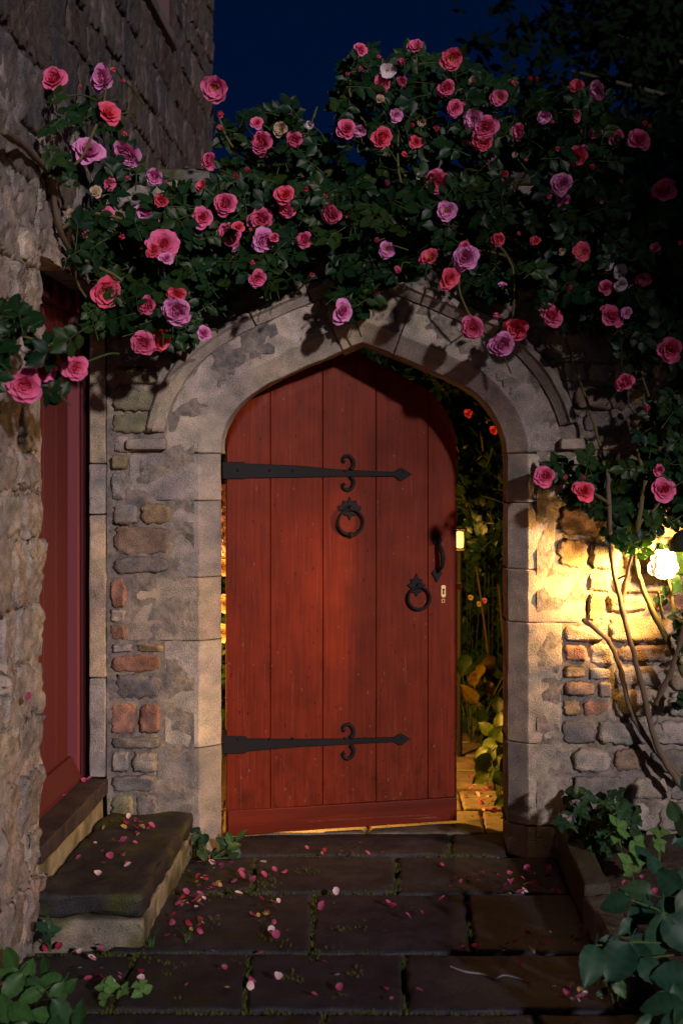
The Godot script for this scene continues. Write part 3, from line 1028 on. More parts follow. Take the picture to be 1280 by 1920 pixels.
	part("lower_slab", rock(Vector3(0.165, 0.051, 0.489), 0.012, 0.012, Vector3i(10, 6, 20), Color(0.36, 0.33, 0.25), 0.62), M.dressed, st, Transform3D(Basis.IDENTITY, Vector3(-0.002, 0.03, 0)))
	# the bed on the right behind its kerb
	var k1 := thing("stone_kerb", "mossy stone kerb edging the flower bed right of the doorway", "kerb", Vector3(0.625, 0, 0.4))
	part("kerb_block", rock(Vector3(0.042, 0.09, 0.37), 0.012, 0.010, Vector3i(2, 3, 10), Color(0.12, 0.105, 0.08), 0.66), M.rubble, k1, Transform3D(Basis(Vector3.UP, 0.0), Vector3(0, 0.03, 0)))
	part("kerb_block", rock(Vector3(0.045, 0.075, 0.30), 0.014, 0.010, Vector3i(2, 3, 8), Color(0.24, 0.21, 0.17), 0.35), M.rubble, k1, Transform3D(Basis(Vector3.UP, 0.06), Vector3(0.012, 0.02, 0.69)))
	mb = MB.new()
	var pts := PackedVector3Array(); var cols := PackedColorArray()
	for j in 30:
		for i in 30:
			var x := 0.66 + 1.6 * i / 29.0; var z := 2.6 - 2.62 * j / 29.0
			pts.append(Vector3(x, 0.075 + 0.03 * nz.get_noise_2d(x * 5.0, z * 5.0) + 0.02 * nz2.get_noise_2d(x * 14.0, z * 14.0), z))
			cols.append(Color(0.14, 0.10, 0.075))
	mb.grid(pts, cols, 30, 30)
	var bed := part("flower_bed_soil", mb.done(), M.soil)
	tag(bed, "raised dark soil of the bed right of the path", "", "", "structure")

func slab(fl: Vector3, fr: Vector3, br: Vector3, bl: Vector3, col: Color, moss: float) -> ArrayMesh:
	var mb := MB.new()
	var o := Vector3(rf(-50, 50), 0, rf(-50, 50))
	var lift := rf(-0.005, 0.004)
	var ts := [0.0, 0.0, 0.012, 0.03, 0.12, 0.25, 0.38, 0.5, 0.62, 0.75, 0.88, 0.97, 0.988, 1.0, 1.0]
	var n := ts.size()
	var pts := PackedVector3Array(); var cols := PackedColorArray()
	for j in n:
		for i in n:
			var u: float = ts[i]; var v: float = ts[j]
			var p := fl.lerp(fr, u).lerp(bl.lerp(br, u), v)
			var e := minf(minf(u, 1 - u), minf(v, 1 - v))
			p.x += 0.012 * nz2.get_noise_3d(o.x + v * 9.0, u * 2.0, o.z) * (1.0 if e < 0.02 else 0.3)
			p.z += 0.010 * nz2.get_noise_3d(o.x + u * 9.0, v * 2.0, o.z + 5.0) * (1.0 if e < 0.02 else 0.3)
			var y := lift + 0.006 * nz.get_noise_3d(o.x + p.x * 6.0, 0, o.z + p.z * 6.0) + 0.0025 * nz2.get_noise_3d(o.x + p.x * 20.0, 0, o.z + p.z * 20.0)
			if e < 0.025:
				y -= 0.004 if e > 0.008 else 0.009
			if i == 0 or j == 0 or i == n - 1 or j == n - 1:
				y = -0.04
			p.y = y
			var c := tone(o + p, col, 0.35)
			var mo := clampf((nz.get_noise_3d(o.x + p.x * 5.0, 9.0, o.z + p.z * 5.0) + 0.4 * nz2.get_noise_3d(o.x + p.x * 20.0, 0.0, o.z + p.z * 20.0) + moss - 0.42) * 3.5, 0, 1)
			c = c.lerp(Color(0.045, 0.05, 0.016), mo * 0.75)
			pts.append(p); cols.append(c)
	mb.grid(pts, cols, n, n)
	return mb.done()

# ---------- the red door ----------
const DA := 0.241  # how far it stands open
var door_x := 0.0
func DP(px: float, py: float) -> Vector2:  # pixel -> (distance from the hinge, height) on the door's face
	var k := (px - 750.0) / LENS
	var s := (k * 5.19 - door_x) / (cos(DA) - k * sin(DA))
	return Vector2(s, 1.42 + (890.0 - py) / LENS * (5.19 + s * sin(DA)))

func build_door() -> void:
	door_x = (425.0 - 750.0) / LENS * 5.19
	var d := thing("garden_door", "red plank door with black iron hinges standing ajar in the arch", "door", Vector3(door_x, 0, -0.19))
	d.rotation.y = DA
	var right := [Vector2(662, 656), Vector2(708, 681), Vector2(750, 703), Vector2(802, 731), Vector2(831, 762), Vector2(848, 793), Vector2(857, 828), Vector2(858.5, 859)]
	var rs := []
	for q in right:
		rs.append(DP(q.x, q.y))
	var wide: float = DP(856, 1100).x
	var mid: float = rs[0].x
	var tops := []
	for i in range(rs.size() - 1, 0, -1):
		tops.append(Vector2(mid - (rs[i].x - mid) * mid / (wide - mid), rs[i].y))
	tops[0].x = 0.0
	for q in rs:
		tops.append(q)
	tops[tops.size() - 1].x = wide
	var foot := 0.016
	var cuts := [0.0]
	for x in [507.0, 605.0, 705.0, 802.0]:
		cuts.append(DP(x, 1100).x)
	cuts.append(wide)
	for k in 5:
		var a: float = cuts[k] + 0.0004; var b: float = cuts[k + 1] - 0.0004
		part("plank", plank(a, b, foot, tops, wide, rf(-0.0012, 0.0012), rf(-0.004, 0.004)), M.paint, d)
	var mb := MB.new()
	var iron := Color(0.018, 0.017, 0.018)
	# bottom rail, a touch proud of the boards
	var y1: float = DP(640, 1506).y
	var pts := PackedVector3Array(); var cols := PackedColorArray(); var uvs := PackedVector2Array()
	for j in 6:
		for i in 24:
			var u := 0.004 + (wide - 0.008) * i / 23.0
			var v: float = [foot + 0.001, foot + 0.002, foot + 0.004, y1 - 0.006, y1 - 0.001, y1][j]
			var z: float = [0.001, 0.009, 0.012, 0.012, 0.008, 0.0012][j] + 0.0012 * nz2.get_noise_2d(u * 20.0, v * 20.0)
			pts.append(Vector3(u, v + 0.002 * nz2.get_noise_2d(u * 14.0, 3.0), z)); cols.append(Color(0.85, 0.80, 0.82)); uvs.append(Vector2(v * 0.6 + 0.3, 0.86 + u * 0.09))
	mb.grid(pts, cols, 24, 6, false, uvs)
	part("bottom_rail", mb.done(), M.paint, d)
	# strap hinges
	for h in [[0, [[417, 866], [457, 866], [460, 869], [560, 873], [636, 880.5], [739, 884.5], [747, 878], [752, 877], [760, 882], [772, 889.5], [760, 897], [752, 901], [747, 901], [739, 893.5], [636, 894], [560, 895.5], [460, 896.5], [457, 898], [417, 898]]],
			[1, [[418, 1379], [460, 1380], [464, 1384], [560, 1385], [638, 1384], [738, 1381.5], [746, 1376], [752, 1375], [760, 1380], [768, 1385.5], [760, 1391], [752, 1397], [746, 1396.5], [738, 1391], [638, 1396], [560, 1400], [464, 1408], [460, 1412], [418, 1413]]]]:
		var poly := PackedVector2Array()
		for q in h[1]:
			poly.append(DP(q[0], q[1]))
		mb = MB.new()
		mb.extrude(poly, 0.0005, 0.0075, iron, 0.0022)
		var hn := part("strap_hinge", mb.done(true), M.iron, d)
		var cy := 887.0 if h[0] == 0 else 1390.0
		for sgn in [-1.0, 1.0]:
			var cv := []
			for q in [[656, 6], [662, 15], [660, 25], [653, 32], [645, 30], [642, 24], [646, 20]]:
				var pp := DP(q[0], cy + sgn * q[1])
				cv.append(Vector3(pp.x, pp.y, 0.005))
			cv = smooth(cv, 4)
			mb = MB.new()
			var rad := []
			for i in cv.size():
				rad.append(lerpf(0.0095, 0.0055, float(i) / cv.size()) if i < cv.size() - 4 else 0.0075)
			mb.tube(cv, rad, 8, iron, Vector2(1.0, 1.0))
			part("scroll", mb.done(), M.iron, hn)
		for q in [[446, 0.0], [505, 0.0], [548, 1.0], [646, 1.0], [753, 2.0]]:
			var pp := DP(q[0], cy - 5.0 + (q[1] if h[0] == 0 else -q[1]))
			mb = MB.new()
			mb.lathe([Vector2(0.006, 0.0), Vector2(0.005, 0.003), Vector2(0.002, 0.0045), Vector2(0.0, 0.0047)], 10, iron, Transform3D(Basis(Vector3.RIGHT, PI / 2), Vector3(pp.x, pp.y, 0.0072)))
			part("nail_head", mb.done(), M.iron, hn)
	# ring knocker
	plate_ring(d, "door_knocker", [[655, 931], [659, 940], [667, 938], [669, 946], [677, 950], [675, 957], [668, 959], [664, 968], [660, 966], [655, 976], [650, 966], [646, 968], [642, 959], [635, 957], [632, 950], [641, 946], [643, 938], [651, 940]], 656, 979, 24, 0.0065, iron, true)
	plate_ring(d, "ring_handle", [[780, 1075], [784, 1084], [791, 1086], [790, 1092], [798, 1097], [791, 1103], [790, 1110], [784, 1112], [780, 1119], [776, 1112], [770, 1110], [769, 1103], [762, 1097], [770, 1092], [769, 1086], [776, 1084]], 783.5, 1121, 21, 0.006, iron, false)
	# pull handle
	mb = MB.new()
	for q in [[[819, 996], [824, 1004], [829, 1013], [824, 1021], [819, 1023], [814, 1021], [809, 1013], [814, 1004]], [[819, 1066], [823, 1068], [828, 1074], [824, 1082], [818, 1092], [813, 1082], [808, 1074], [814, 1068]]]:
		var poly := PackedVector2Array()
		for e in q:
			poly.append(DP(e[0], e[1]))
		mb.extrude(poly, 0.0005, 0.007, iron, 0.002)
	var ph := part("pull_handle", mb.done(true), M.iron, d)
	var bar := []
	for q in [[819, 1016, 0.008], [821, 1024, 0.026], [824, 1038, 0.04], [824.5, 1050, 0.041], [823, 1062, 0.036], [819, 1072, 0.008]]:
		var pp := DP(q[0], q[1])
		bar.append(Vector3(pp.x, pp.y, q[2]))
	bar = smooth(bar, 5)
	var br := []
	for i in bar.size():
		br.append(0.0058 + 0.0042 * sin(PI * i / (bar.size() - 1.0)))
	mb = MB.new()
	mb.tube(bar, br, 10, iron)
	part("grip", mb.done(), M.iron, ph)
	# keyhole plate and the small plate below it
	var kp := PackedVector2Array()
	for q in [[826, 1099], [828, 1097], [833, 1097], [835, 1099], [834.6, 1104], [835, 1112], [835, 1117], [833, 1120], [828, 1120], [826, 1117], [826, 1112], [826.4, 1104]]:
		kp.append(DP(q[0], q[1]))
	mb = MB.new()
	mb.extrude(kp, 0.0005, 0.003, Color(0.75, 0.52, 0.20), 0.0008)
	var kpl := part("keyhole_plate", mb.done(true), M.brass, d)
	mb = MB.new()
	var kc := DP(830.6, 1105.5); var kb := DP(830.4, 1114)
	var hole := PackedVector2Array()
	for i in 12:
		var a := -PI * 0.35 + PI * 1.7 * i / 11.0
		hole.append(kc + Vector2(cos(a), sin(a)) * 0.0052)
	hole.append(kb + Vector2(-0.004, 0)); hole.append(kb + Vector2(0.004, 0))
	mb.extrude(hole, 0.002, 0.0034, Color(0.003, 0.003, 0.003))
	part("keyhole", mb.done(true), M.plain, kpl)
	mb = MB.new()
	var sp := DP(830, 1126.5)
	for sx in [-1.0, 1.0]:
		mb.box(Vector3(sp.x + sx * 0.0052 - 0.0018, sp.y - 0.008, 0.0005), Vector3(sp.x + sx * 0.0052 + 0.0018, sp.y + 0.008, 0.003), Color(0.72, 0.5, 0.2), 0.0006)
	for sy in [-1.0, 1.0]:
		mb.box(Vector3(sp.x - 0.0034, sp.y + sy * 0.0064 - 0.0016, 0.0005), Vector3(sp.x + 0.0034, sp.y + sy * 0.0064 + 0.0016, 0.003), Color(0.72, 0.5, 0.2), 0.0006)
	part("latch_plate", mb.done(true), M.brass, d)
	mb = MB.new()
	var lp := DP(858, 1100)
	mb.box(Vector3(wide - 0.02, lp.y - 0.013, -0.028), Vector3(wide + 0.026, lp.y + 0.013, -0.008), Color(0.34, 0.10, 0.06), 0.002)
	part("latch_bolt", mb.done(true), M.plain, d)

func plate_ring(d: Node3D, called: String, outline: Array, cx: float, cy: float, r: float, th: float, iron: Color, ball: bool) -> void:
	var poly := PackedVector2Array()
	for q in outline:
		poly.append(DP(q[0], q[1]))
	var mb := MB.new()
	mb.extrude(poly, 0.0005, 0.007, iron, 0.002)
	var top := DP(cx, cy - r)
	mb.lathe([Vector2(0.012, 0.0), Vector2(0.011, 0.010), Vector2(0.006, 0.018), Vector2(0.0, 0.019)], 12, iron, Transform3D(Basis(Vector3.RIGHT, PI / 2), Vector3(top.x, top.y + 0.004, 0.006)))
	var pl := part(called, mb.done(true), M.iron, d)
	var c := DP(cx, cy)
	var rr: float = absf(DP(cx, cy + r).y - c.y)
	var loop := []
	for i in 36:
		var a := TAU * i / 36.0
		loop.append(Vector3(c.x + sin(a) * rr, c.y + cos(a) * rr, 0.017 - 0.003 * (1.0 - cos(a)) * 0.5))
	mb = MB.new()
	var rad := []
	for i in 36:
		rad.append(th * (0.82 + 0.3 * (1.0 - cos(TAU * i / 36.0)) * 0.5))
	mb.tube(loop, rad, 10, iron, Vector2.ONE, true)
	if ball:
		mb.lathe([Vector2(0, -0.013), Vector2(0.008, -0.010), Vector2(0.0105, 0.0), Vector2(0.008, 0.010), Vector2(0, 0.013)], 12, iron, Transform3D(Basis.IDENTITY, Vector3(c.x, c.y - rr, 0.016)))
	part("ring", mb.done(), M.iron, pl)

func door_top(s: float, tops: Array) -> float:
	for i in tops.size() - 1:
		if s <= tops[i + 1].x:
			return lerpf(tops[i].y, tops[i + 1].y, clampf((s - tops[i].x) / maxf(1e-5, tops[i + 1].x - tops[i].x), 0, 1))
	return tops[tops.size() - 1].y

func plank(a: float, b: float, foot: float, tops: Array, wide: float, proud: float, twist: float) -> ArrayMesh:
	var mb := MB.new()
	var us := [0.0, 0.0, 0.0035, 0.007, 0.0105, 0.013]
	var w := b - a
	var xs := [a, a, a + 0.0018, a + 0.0034, a + 0.0085, a + 0.012]
	for k in range(1, 6):
		xs.append(lerpf(a + 0.012, b - 0.012, k / 6.0))
	xs.append_array([b - 0.012, b - 0.0085, b - 0.0034, b - 0.0018, b, b])
	var zs := [-0.04, -0.0035, -0.0012, -0.0003, -0.0016, 0.0, 0, 0, 0, 0, 0, 0.0, -0.0016, -0.0003, -0.0012, -0.0035, -0.04]
	var n := xs.size()
	var rows := 26
	var pts := PackedVector3Array(); var cols := PackedColorArray(); var uvs := PackedVector2Array()
	for j in rows:
		for i in n:
			var x: float = xs[i]
			var t := door_top(x, tops)
			var v := clampf((j - 1.0) / (rows - 3.0), 0, 1)
			var y := lerpf(foot, t, v)
			var z: float = zs[i] + proud + twist * (x - (a + b) / 2)
			if zs[i] > -0.0001:
				z += 0.0012 * nz.get_noise_3d(x * 12.0, y * 2.5, 3.0) + 0.0005 * nz2.get_noise_3d(x * 60.0, y * 5.0, 8.0)
			if j == 0 or j == rows - 1:
				z = -0.04
			pts.append(Vector3(x, y, z))
			cols.append(Color.WHITE)
			uvs.append(Vector2(x / 0.95, 1.0 - y / 1.95))
	mb.grid(pts, cols, n, rows, false, uvs)
	# the back
	var bp := PackedVector3Array(); var bc := PackedColorArray(); var bu := PackedVector2Array()
	for j in 2:
		for i in n:
			var x: float = xs[i]
			bp.append(Vector3(x, foot if j == 0 else door_top(x, tops), -0.0401)); bc.append(Color.WHITE); bu.append(Vector2(x / 0.95, 0.9 - j * 0.8))
	mb.grid(bp, bc, n, 2, true, bu)
	return mb.done()

# ---------- roses ----------
func petal(mb: MB, base: Vector3, phi: float, open: float, l: float, w: float, curl: float, cup: float, ca: Color, cb: Color, nu := 5, nv := 5, ruffle := 0.05) -> void:  # the flower looks along +z
	var rd := Vector3(cos(phi), sin(phi), 0); var tg := Vector3(-sin(phi), cos(phi), 0)
	var pts := PackedVector3Array(); var cols := PackedColorArray()
	var r := 0.0; var h := 0.0
	var ph := rf(0, TAU)
	var shade := rf(0.88, 1.0)
	for j in nv:
		var v := float(j) / (nv - 1)
		var ang := open + curl * v * v - 0.35 * (1.0 - v)
		if j > 0:
			r += sin(ang) * l / (nv - 1); h += cos(ang) * l / (nv - 1)
		var inw := Vector3(-cos(ang) * rd.x, -cos(ang) * rd.y, sin(ang))
		var ww := w * pow(sin(PI * clampf(0.13 + 0.66 * v, 0, 1)), 0.75)
		for i in nu:
			var u := float(i) / (nu - 1) * 2.0 - 1.0
			var back := 0.16 * l * v * v * (u * u * 0.9 + 0.12 * cos(u * PI * 2.0))
			var p := base + rd * (r - sin(ang) * back) + Vector3(0, 0, h - cos(ang) * back) + tg * (u * ww) + inw * (u * u * ww * cup + ruffle * w * sin(u * 5.0 + ph) * v * v)
			pts.append(p)
			var cl := ca.lerp(cb, clampf(v * 1.1 - 0.1 + 0.12 * absf(u), 0, 1))
			cols.append(Color(cl.r * shade, cl.g * shade, cl.b * shade))
	mb.grid(pts, cols, nu, nv)

func bloom_mesh(kind: String, inner: Color, outer: Color) -> ArrayMesh:  # radius about 1
	var mb := MB.new()
	var green := Color(0.05, 0.11, 0.03)
	if kind == "rosette" or kind == "cup":
		var n := 44 if kind == "rosette" else 24
		for i in n:
			var t := (i + 0.5) / n
			var phi := i * 2.39996 + rf(-0.25, 0.25)
			var open := lerpf(0.08, 1.42 if kind == "rosette" else 1.3, pow(t, 0.85)) + rf(-0.12, 0.12)
			var l := lerpf(0.42, 0.94, t) * rf(0.9, 1.1)
			petal(mb, Vector3(cos(phi), sin(phi), 0) * (0.03 + 0.14 * t) + Vector3(0, 0, 0.08 * (1.0 - t)), phi, open, l, lerpf(0.24, 0.60, t), lerpf(-0.5, 0.55, t) + rf(-0.15, 0.2), lerpf(0.9, 0.28, t), inner, inner.lerp(outer, clampf(t * 1.25, 0.15, 1)), 5, 5, 0.10)
	elif kind == "open":
		for i in 15:
			var t := (i + 0.5) / 15.0
			var phi := i * 2.39996 + rf(-0.2, 0.2)
			petal(mb, Vector3(cos(phi), sin(phi), 0) * 0.1, phi, lerpf(0.55, 1.42, t), lerpf(0.55, 1.0, t), lerpf(0.36, 0.62, t), rf(-0.2, 0.4), 0.4, inner, outer, 6, 5, 0.14)
	elif kind == "single":
		for i in 6:
			var phi := i * TAU / 6.0 + rf(-0.15, 0.15)
			petal(mb, Vector3(0, 0, 0.01 * i), phi, rf(1.1, 1.4), rf(0.9, 1.05), 0.58, rf(-0.2, 0.3), 0.3, inner, outer, 6, 5, 0.12)
	elif kind == "bud":
		for i in 9:
			var t := (i + 0.5) / 9.0
			var phi := i * 2.39996
			petal(mb, Vector3(cos(phi), sin(phi), 0) * 0.1, phi, lerpf(0.05, 0.42, t), lerpf(1.5, 1.2, t), lerpf(0.42, 0.66, t), lerpf(-0.6, 0.1, t), 0.9, inner, outer, 5, 5, 0.03)
	# calyx and the flower's own stalk
	for i in 5:
		var phi := i * TAU / 5.0
		petal(mb, Vector3(0, 0, -0.05), phi, 2.2 if kind != "bud" else 0.75, 0.55, 0.13, 0.3, 0.2, green, green * 1.3, 3, 4, 0.0)
	mb.lathe([Vector2(0.05, -0.42), Vector2(0.15, -0.33), Vector2(0.2, -0.15), Vector2(0.12, 0.0)], 7, green, Transform3D(Basis(Vector3.RIGHT, PI / 2), Vector3.ZERO))
	mb.tube([Vector3(0, 0, -0.35), Vector3(0.02, -0.06, -0.7), Vector3(0.06, -0.15, -1.0)], [0.05, 0.055, 0.06], 5, Color(0.06, 0.10, 0.03))
	return mb.done()

func stamen_mesh() -> ArrayMesh:
	var mb := MB.new()
	for i in 26:
		var a := rf(0, TAU); var r := rf(0.05, 0.24)
		var tip := Vector3(cos(a) * r, sin(a) * r, 0.28 + rf(-0.04, 0.06))
		mb.tube([Vector3(cos(a) * r * 0.3, sin(a) * r * 0.3, 0.06), tip], [0.012, 0.012], 4, Color(0.6, 0.42, 0.06))
		mb.lathe([Vector2(0, -0.03), Vector2(0.03, 0), Vector2(0, 0.03)], 5, Color(0.62, 0.36, 0.03), Transform3D(Basis.IDENTITY, tip))
	return mb.done()

var blooms := {}
var stamens: ArrayMesh
func make_blooms() -> void:
	var pal := {"pink": [Color(0.84, 0.095, 0.18), Color(0.82, 0.19, 0.40)], "coral": [Color(0.90, 0.095, 0.095), Color(0.85, 0.14, 0.26)], "lilac": [Color(0.80, 0.17, 0.40), Color(0.80, 0.34, 0.66)], "white": [Color(0.78, 0.62, 0.62), Color(0.80, 0.70, 0.80)], "cream": [Color(0.62, 0.46, 0.26), Color(0.55, 0.42, 0.30)]}
	for k in pal:
		for kind in ["rosette", "cup", "open", "single", "bud"]:
			var list := []
			for i in (3 if kind == "rosette" or kind == "cup" else 2):
				list.append(bloom_mesh(kind, pal[k][0], pal[k][1]))
			blooms[k + kind] = list
	stamens = stamen_mesh()

func leaflet(mb: MB, at: Transform3D, l: float, w: float, fold: float, droop: float, c0: Color, teeth := 0.07, nv := 8, tip := 0.85) -> void:  # along +y, face +z
	var pts := PackedVector3Array(); var cols := PackedColorArray()
	for j in nv:
		var v := float(j) / (nv - 1)
		var hw := w * 0.5 * pow(sin(PI * pow(v, tip)), 0.8) * (1.0 + (teeth if j % 2 == 0 else -teeth))
		if j == nv - 1 or j == 0:
			hw = w * 0.01
		for i in 5:
			var u := i / 2.0 - 1.0
			var p := Vector3(u * hw, v * l, absf(u) * hw * fold - droop * l * v * v + 0.03 * l * sin(v * 9.0) * u * u)
			pts.append(at * p)
			cols.append(c0 * (1.25 if i == 2 else rf(0.92, 1.05) * (1.0 if nv < 11 else (1.1 if j % 2 == 0 else 0.88))))
	for i in cols.size():
		cols[i].a = 1.0
	mb.grid(pts, cols, 5, nv)

func rose_leaf(n: int, c0: Color) -> ArrayMesh:  # a compound leaf about 1 long
	var mb := MB.new()
	mb.tube([Vector3(0, 0, 0), Vector3(0.01, 0.3, 0.02), Vector3(0, 0.62, -0.01)], [0.016, 0.012], 4, Color(0.06, 0.09, 0.03))
	leaflet(mb, Transform3D(facing(Vector3(rf(-0.2, 0.2), rf(-0.3, 0.1), 1)), Vector3(0, 0.58, 0)), 0.44, 0.29, 0.22, rf(0.02, 0.25), c0)
	for k in n:
		for s in [-1.0, 1.0]:
			var y := 0.50 - k * 0.24
			var b := facing(Vector3(s * rf(0.0, 0.35), rf(-0.25, 0.15), 1), -s * rf(0.95, 1.25))
			leaflet(mb, Transform3D(b, Vector3(s * 0.02, y, 0.01)), (0.38 - k * 0.06) * rf(0.9, 1.1), 0.25 - k * 0.03, 0.22, rf(0.0, 0.3), c0)
	return mb.done()

func broad_leaf(c0: Color, w := 0.72, droop := 0.2, tip := 0.75) -> ArrayMesh:
	var mb := MB.new()
	leaflet(mb, Transform3D.IDENTITY, 1.0, w, 0.22, droop, c0, 0.03, 11, tip)
	mb.tube([Vector3(0, -0.35, -0.06), Vector3(0, 0, 0)], [0.018, 0.016], 5, c0 * 1.3)
	return mb.done()

func trefoil(c0: Color) -> ArrayMesh:
	var mb := MB.new()
	for k in 3:
		var b := facing(Vector3(0, 0, 1), (k - 1) * 1.55) * Basis(Vector3.RIGHT, rf(0.0, 0.25))
		leaflet(mb, Transform3D(b, Vector3(0, 0, 0)), 0.62, 0.52, 0.2, rf(0.05, 0.25), c0, 0.06, 9, 0.62)
	mb.tube([Vector3(0, -0.1, -0.8), Vector3(0, -0.03, -0.3), Vector3.ZERO], [0.025, 0.02], 5, c0 * 1.2)
	return mb.done()

var leaves := []
func inside(poly: PackedVector2Array, p: Vector2) -> bool:
	return Geometry2D.is_point_in_polygon(p, poly)

func keep_clear(p: Vector3, r: float) -> Vector3:  # out of the house wall and the garden wall
	if p.z > 0.0 and p.x < -1.09 + r:
		var k := (-1.09 + r) / p.x
		p = EYE + (p - EYE) * k
	return p

# leaves of one climbing plant, sampled through the body of the plant
func foliate(plant: Node3D, regions: Array, size: float) -> void:
	var all := []
	for g in regions:
		var poly := PackedVector2Array()
		for q in g.poly:
			poly.append(Vector2(q[0], q[1]))
		var lo := poly[0]; var hi := poly[0]
		for q in poly:
			lo = lo.min(q); hi = hi.max(q)
		var k := 0
		var tries := 0
		while k < g.n and tries < g.n * 60:
			tries += 1
			var q := Vector2(rf(lo.x, hi.x), rf(lo.y, hi.y))
			if not inside(poly, q):
				continue
			if nz.get_noise_2d(q.x * 0.012 + 40.0, q.y * 0.012) + rf(-0.25, 0.25) < g.get("gap", -0.12):
				continue
			var z: float = lerpf(g.z0, g.z1, pow(rf(0, 1), 0.8))
			if q.y < 330.0:
				z = rf(-0.35, g.z1)
			elif q.y > 325.0 and z < 0.03:
				z = 0.03
			var p := keep_clear(P(q.x, q.y, z), 0.05)
			var n := Vector3(rf(-0.75, 0.75), rf(-0.25, 0.85), 1.0)
			var s := size * rf(0.75, 1.25)
			var b := facing(n, rf(-2.6, 2.6))
			all.append([p.z, Transform3D(b.scaled(Vector3.ONE * s), p - b.y * s * 0.5)])
			k += 1
	all.sort_custom(func(a, b): return a[0] > b[0])
	var rest := [[], [], [], []]
	for i in all.size():
		if i < 290:
			part("leaf", leaves[rng.randi() % leaves.size()], M.leaf, plant, all[i][1])
		else:
			rest[i % 4].append(all[i][1])
	for k in 4:
		if rest[k].size() > 0:
			many("foliage", leaves[k], M.leaf, plant, rest[k])

func bloom(plant: Node3D, px: float, py: float, r: float, z: float, tint: String, kind: String, tilt := Vector2(99, 0)) -> void:
	var p := keep_clear(P(px, py, z), 0.03)
	var rad := r * (5.0 - p.z) / LENS * rf(0.98, 1.12)
	var t := tilt
	if t.x > 90:
		t = Vector2(rf(-0.8, 0.75), rf(-0.6, 0.75))
	var dir := (EYE - p).normalized() + Vector3(t.x, t.y, 0)
	var b := facing(dir, rf(0, TAU)) * Basis.from_scale(Vector3(rf(0.86, 1.06), rf(0.9, 1.08), rf(0.8, 1.3)) * rad)
	var list: Array = blooms[tint + kind]
	var called := "rose_bud" if kind == "bud" else "rose_bloom"
	var o := part(called, list[rng.randi() % list.size()], M.petal, plant, Transform3D(b, p - dir.normalized() * rad * 0.25))
	if kind == "open" or kind == "single":
		part("stamens", stamens, M.petal, o)
	if kind != "bud" or rng.randf() < 0.6:  # the spray it grows from
		var back := p + Vector3(rf(-0.08, 0.08), rf(-0.10, 0.06), -rf(0.10, 0.22))
		if back.z < 0.02 and p.y < 2.5:
			back.z = 0.02
		back = keep_clear(back, 0.02)
		var mid := p.lerp(back, 0.5) + Vector3(rf(-0.02, 0.02), 0.02, -0.03)
		if p.y < 2.5:
			mid.z = maxf(mid.z, 0.02)
		var mb := MB.new()
		mb.tube(smooth([p - dir.normalized() * rad * 0.6, keep_clear(mid, 0.02), back], 4), [0.0022, 0.0022, 0.003], 5, Color(0.07, 0.10, 0.035))
		part("flower_stalk", mb.done(), M.bark, plant)

func small_ones(plant: Node3D, poly: Array, n: int) -> void:
	for q in scatter_spots(poly, n, 5, 9, 0.25, 0.38):
		var k := rng.randf()
		if k < 0.5:
			bloom(plant, q[0], q[1], rf(4, 7), q[3], "coral" if rng.randf() < 0.6 else "pink", "bud", Vector2(rf(-1.5, 1.5), rf(0.2, 2.0)))
		elif k < 0.8:
			bloom(plant, q[0], q[1], rf(6, 10), q[3], "cream", "open", Vector2(rf(-1.2, 1.2), rf(-0.8, 1.2)))
		else:
			bloom(plant, q[0], q[1], rf(8, 13), q[3], "pink" if rng.randf() < 0.5 else "lilac", "open", Vector2(rf(-1.6, 1.6), rf(0.3, 1.6)))

func cane(plant: Node3D, pts: Array, r0: float, r1: float, col: Color, called := "cane") -> void:
	var path := []
	for q in pts:
		path.append(keep_clear(P(q[0], q[1], q[2]), r0))
	path = smooth(path, 6)
	var rad := []
	for i in path.size():
		path[i] += Vector3(rf(-1, 1), rf(-1, 1), 0) * r0 * 0.22
		rad.append(lerpf(r0, r1, float(i) / path.size()) * rf(0.92, 1.1) * (1.25 if i % 7 == 3 else 1.0))
	var mb := MB.new()
	mb.tube(path, rad, 8, col)
	part(called, mb.done(), M.bark, plant)

const STEM := Color(0.13, 0.12, 0.045)
const WOODY := Color(0.15, 0.11, 0.075)

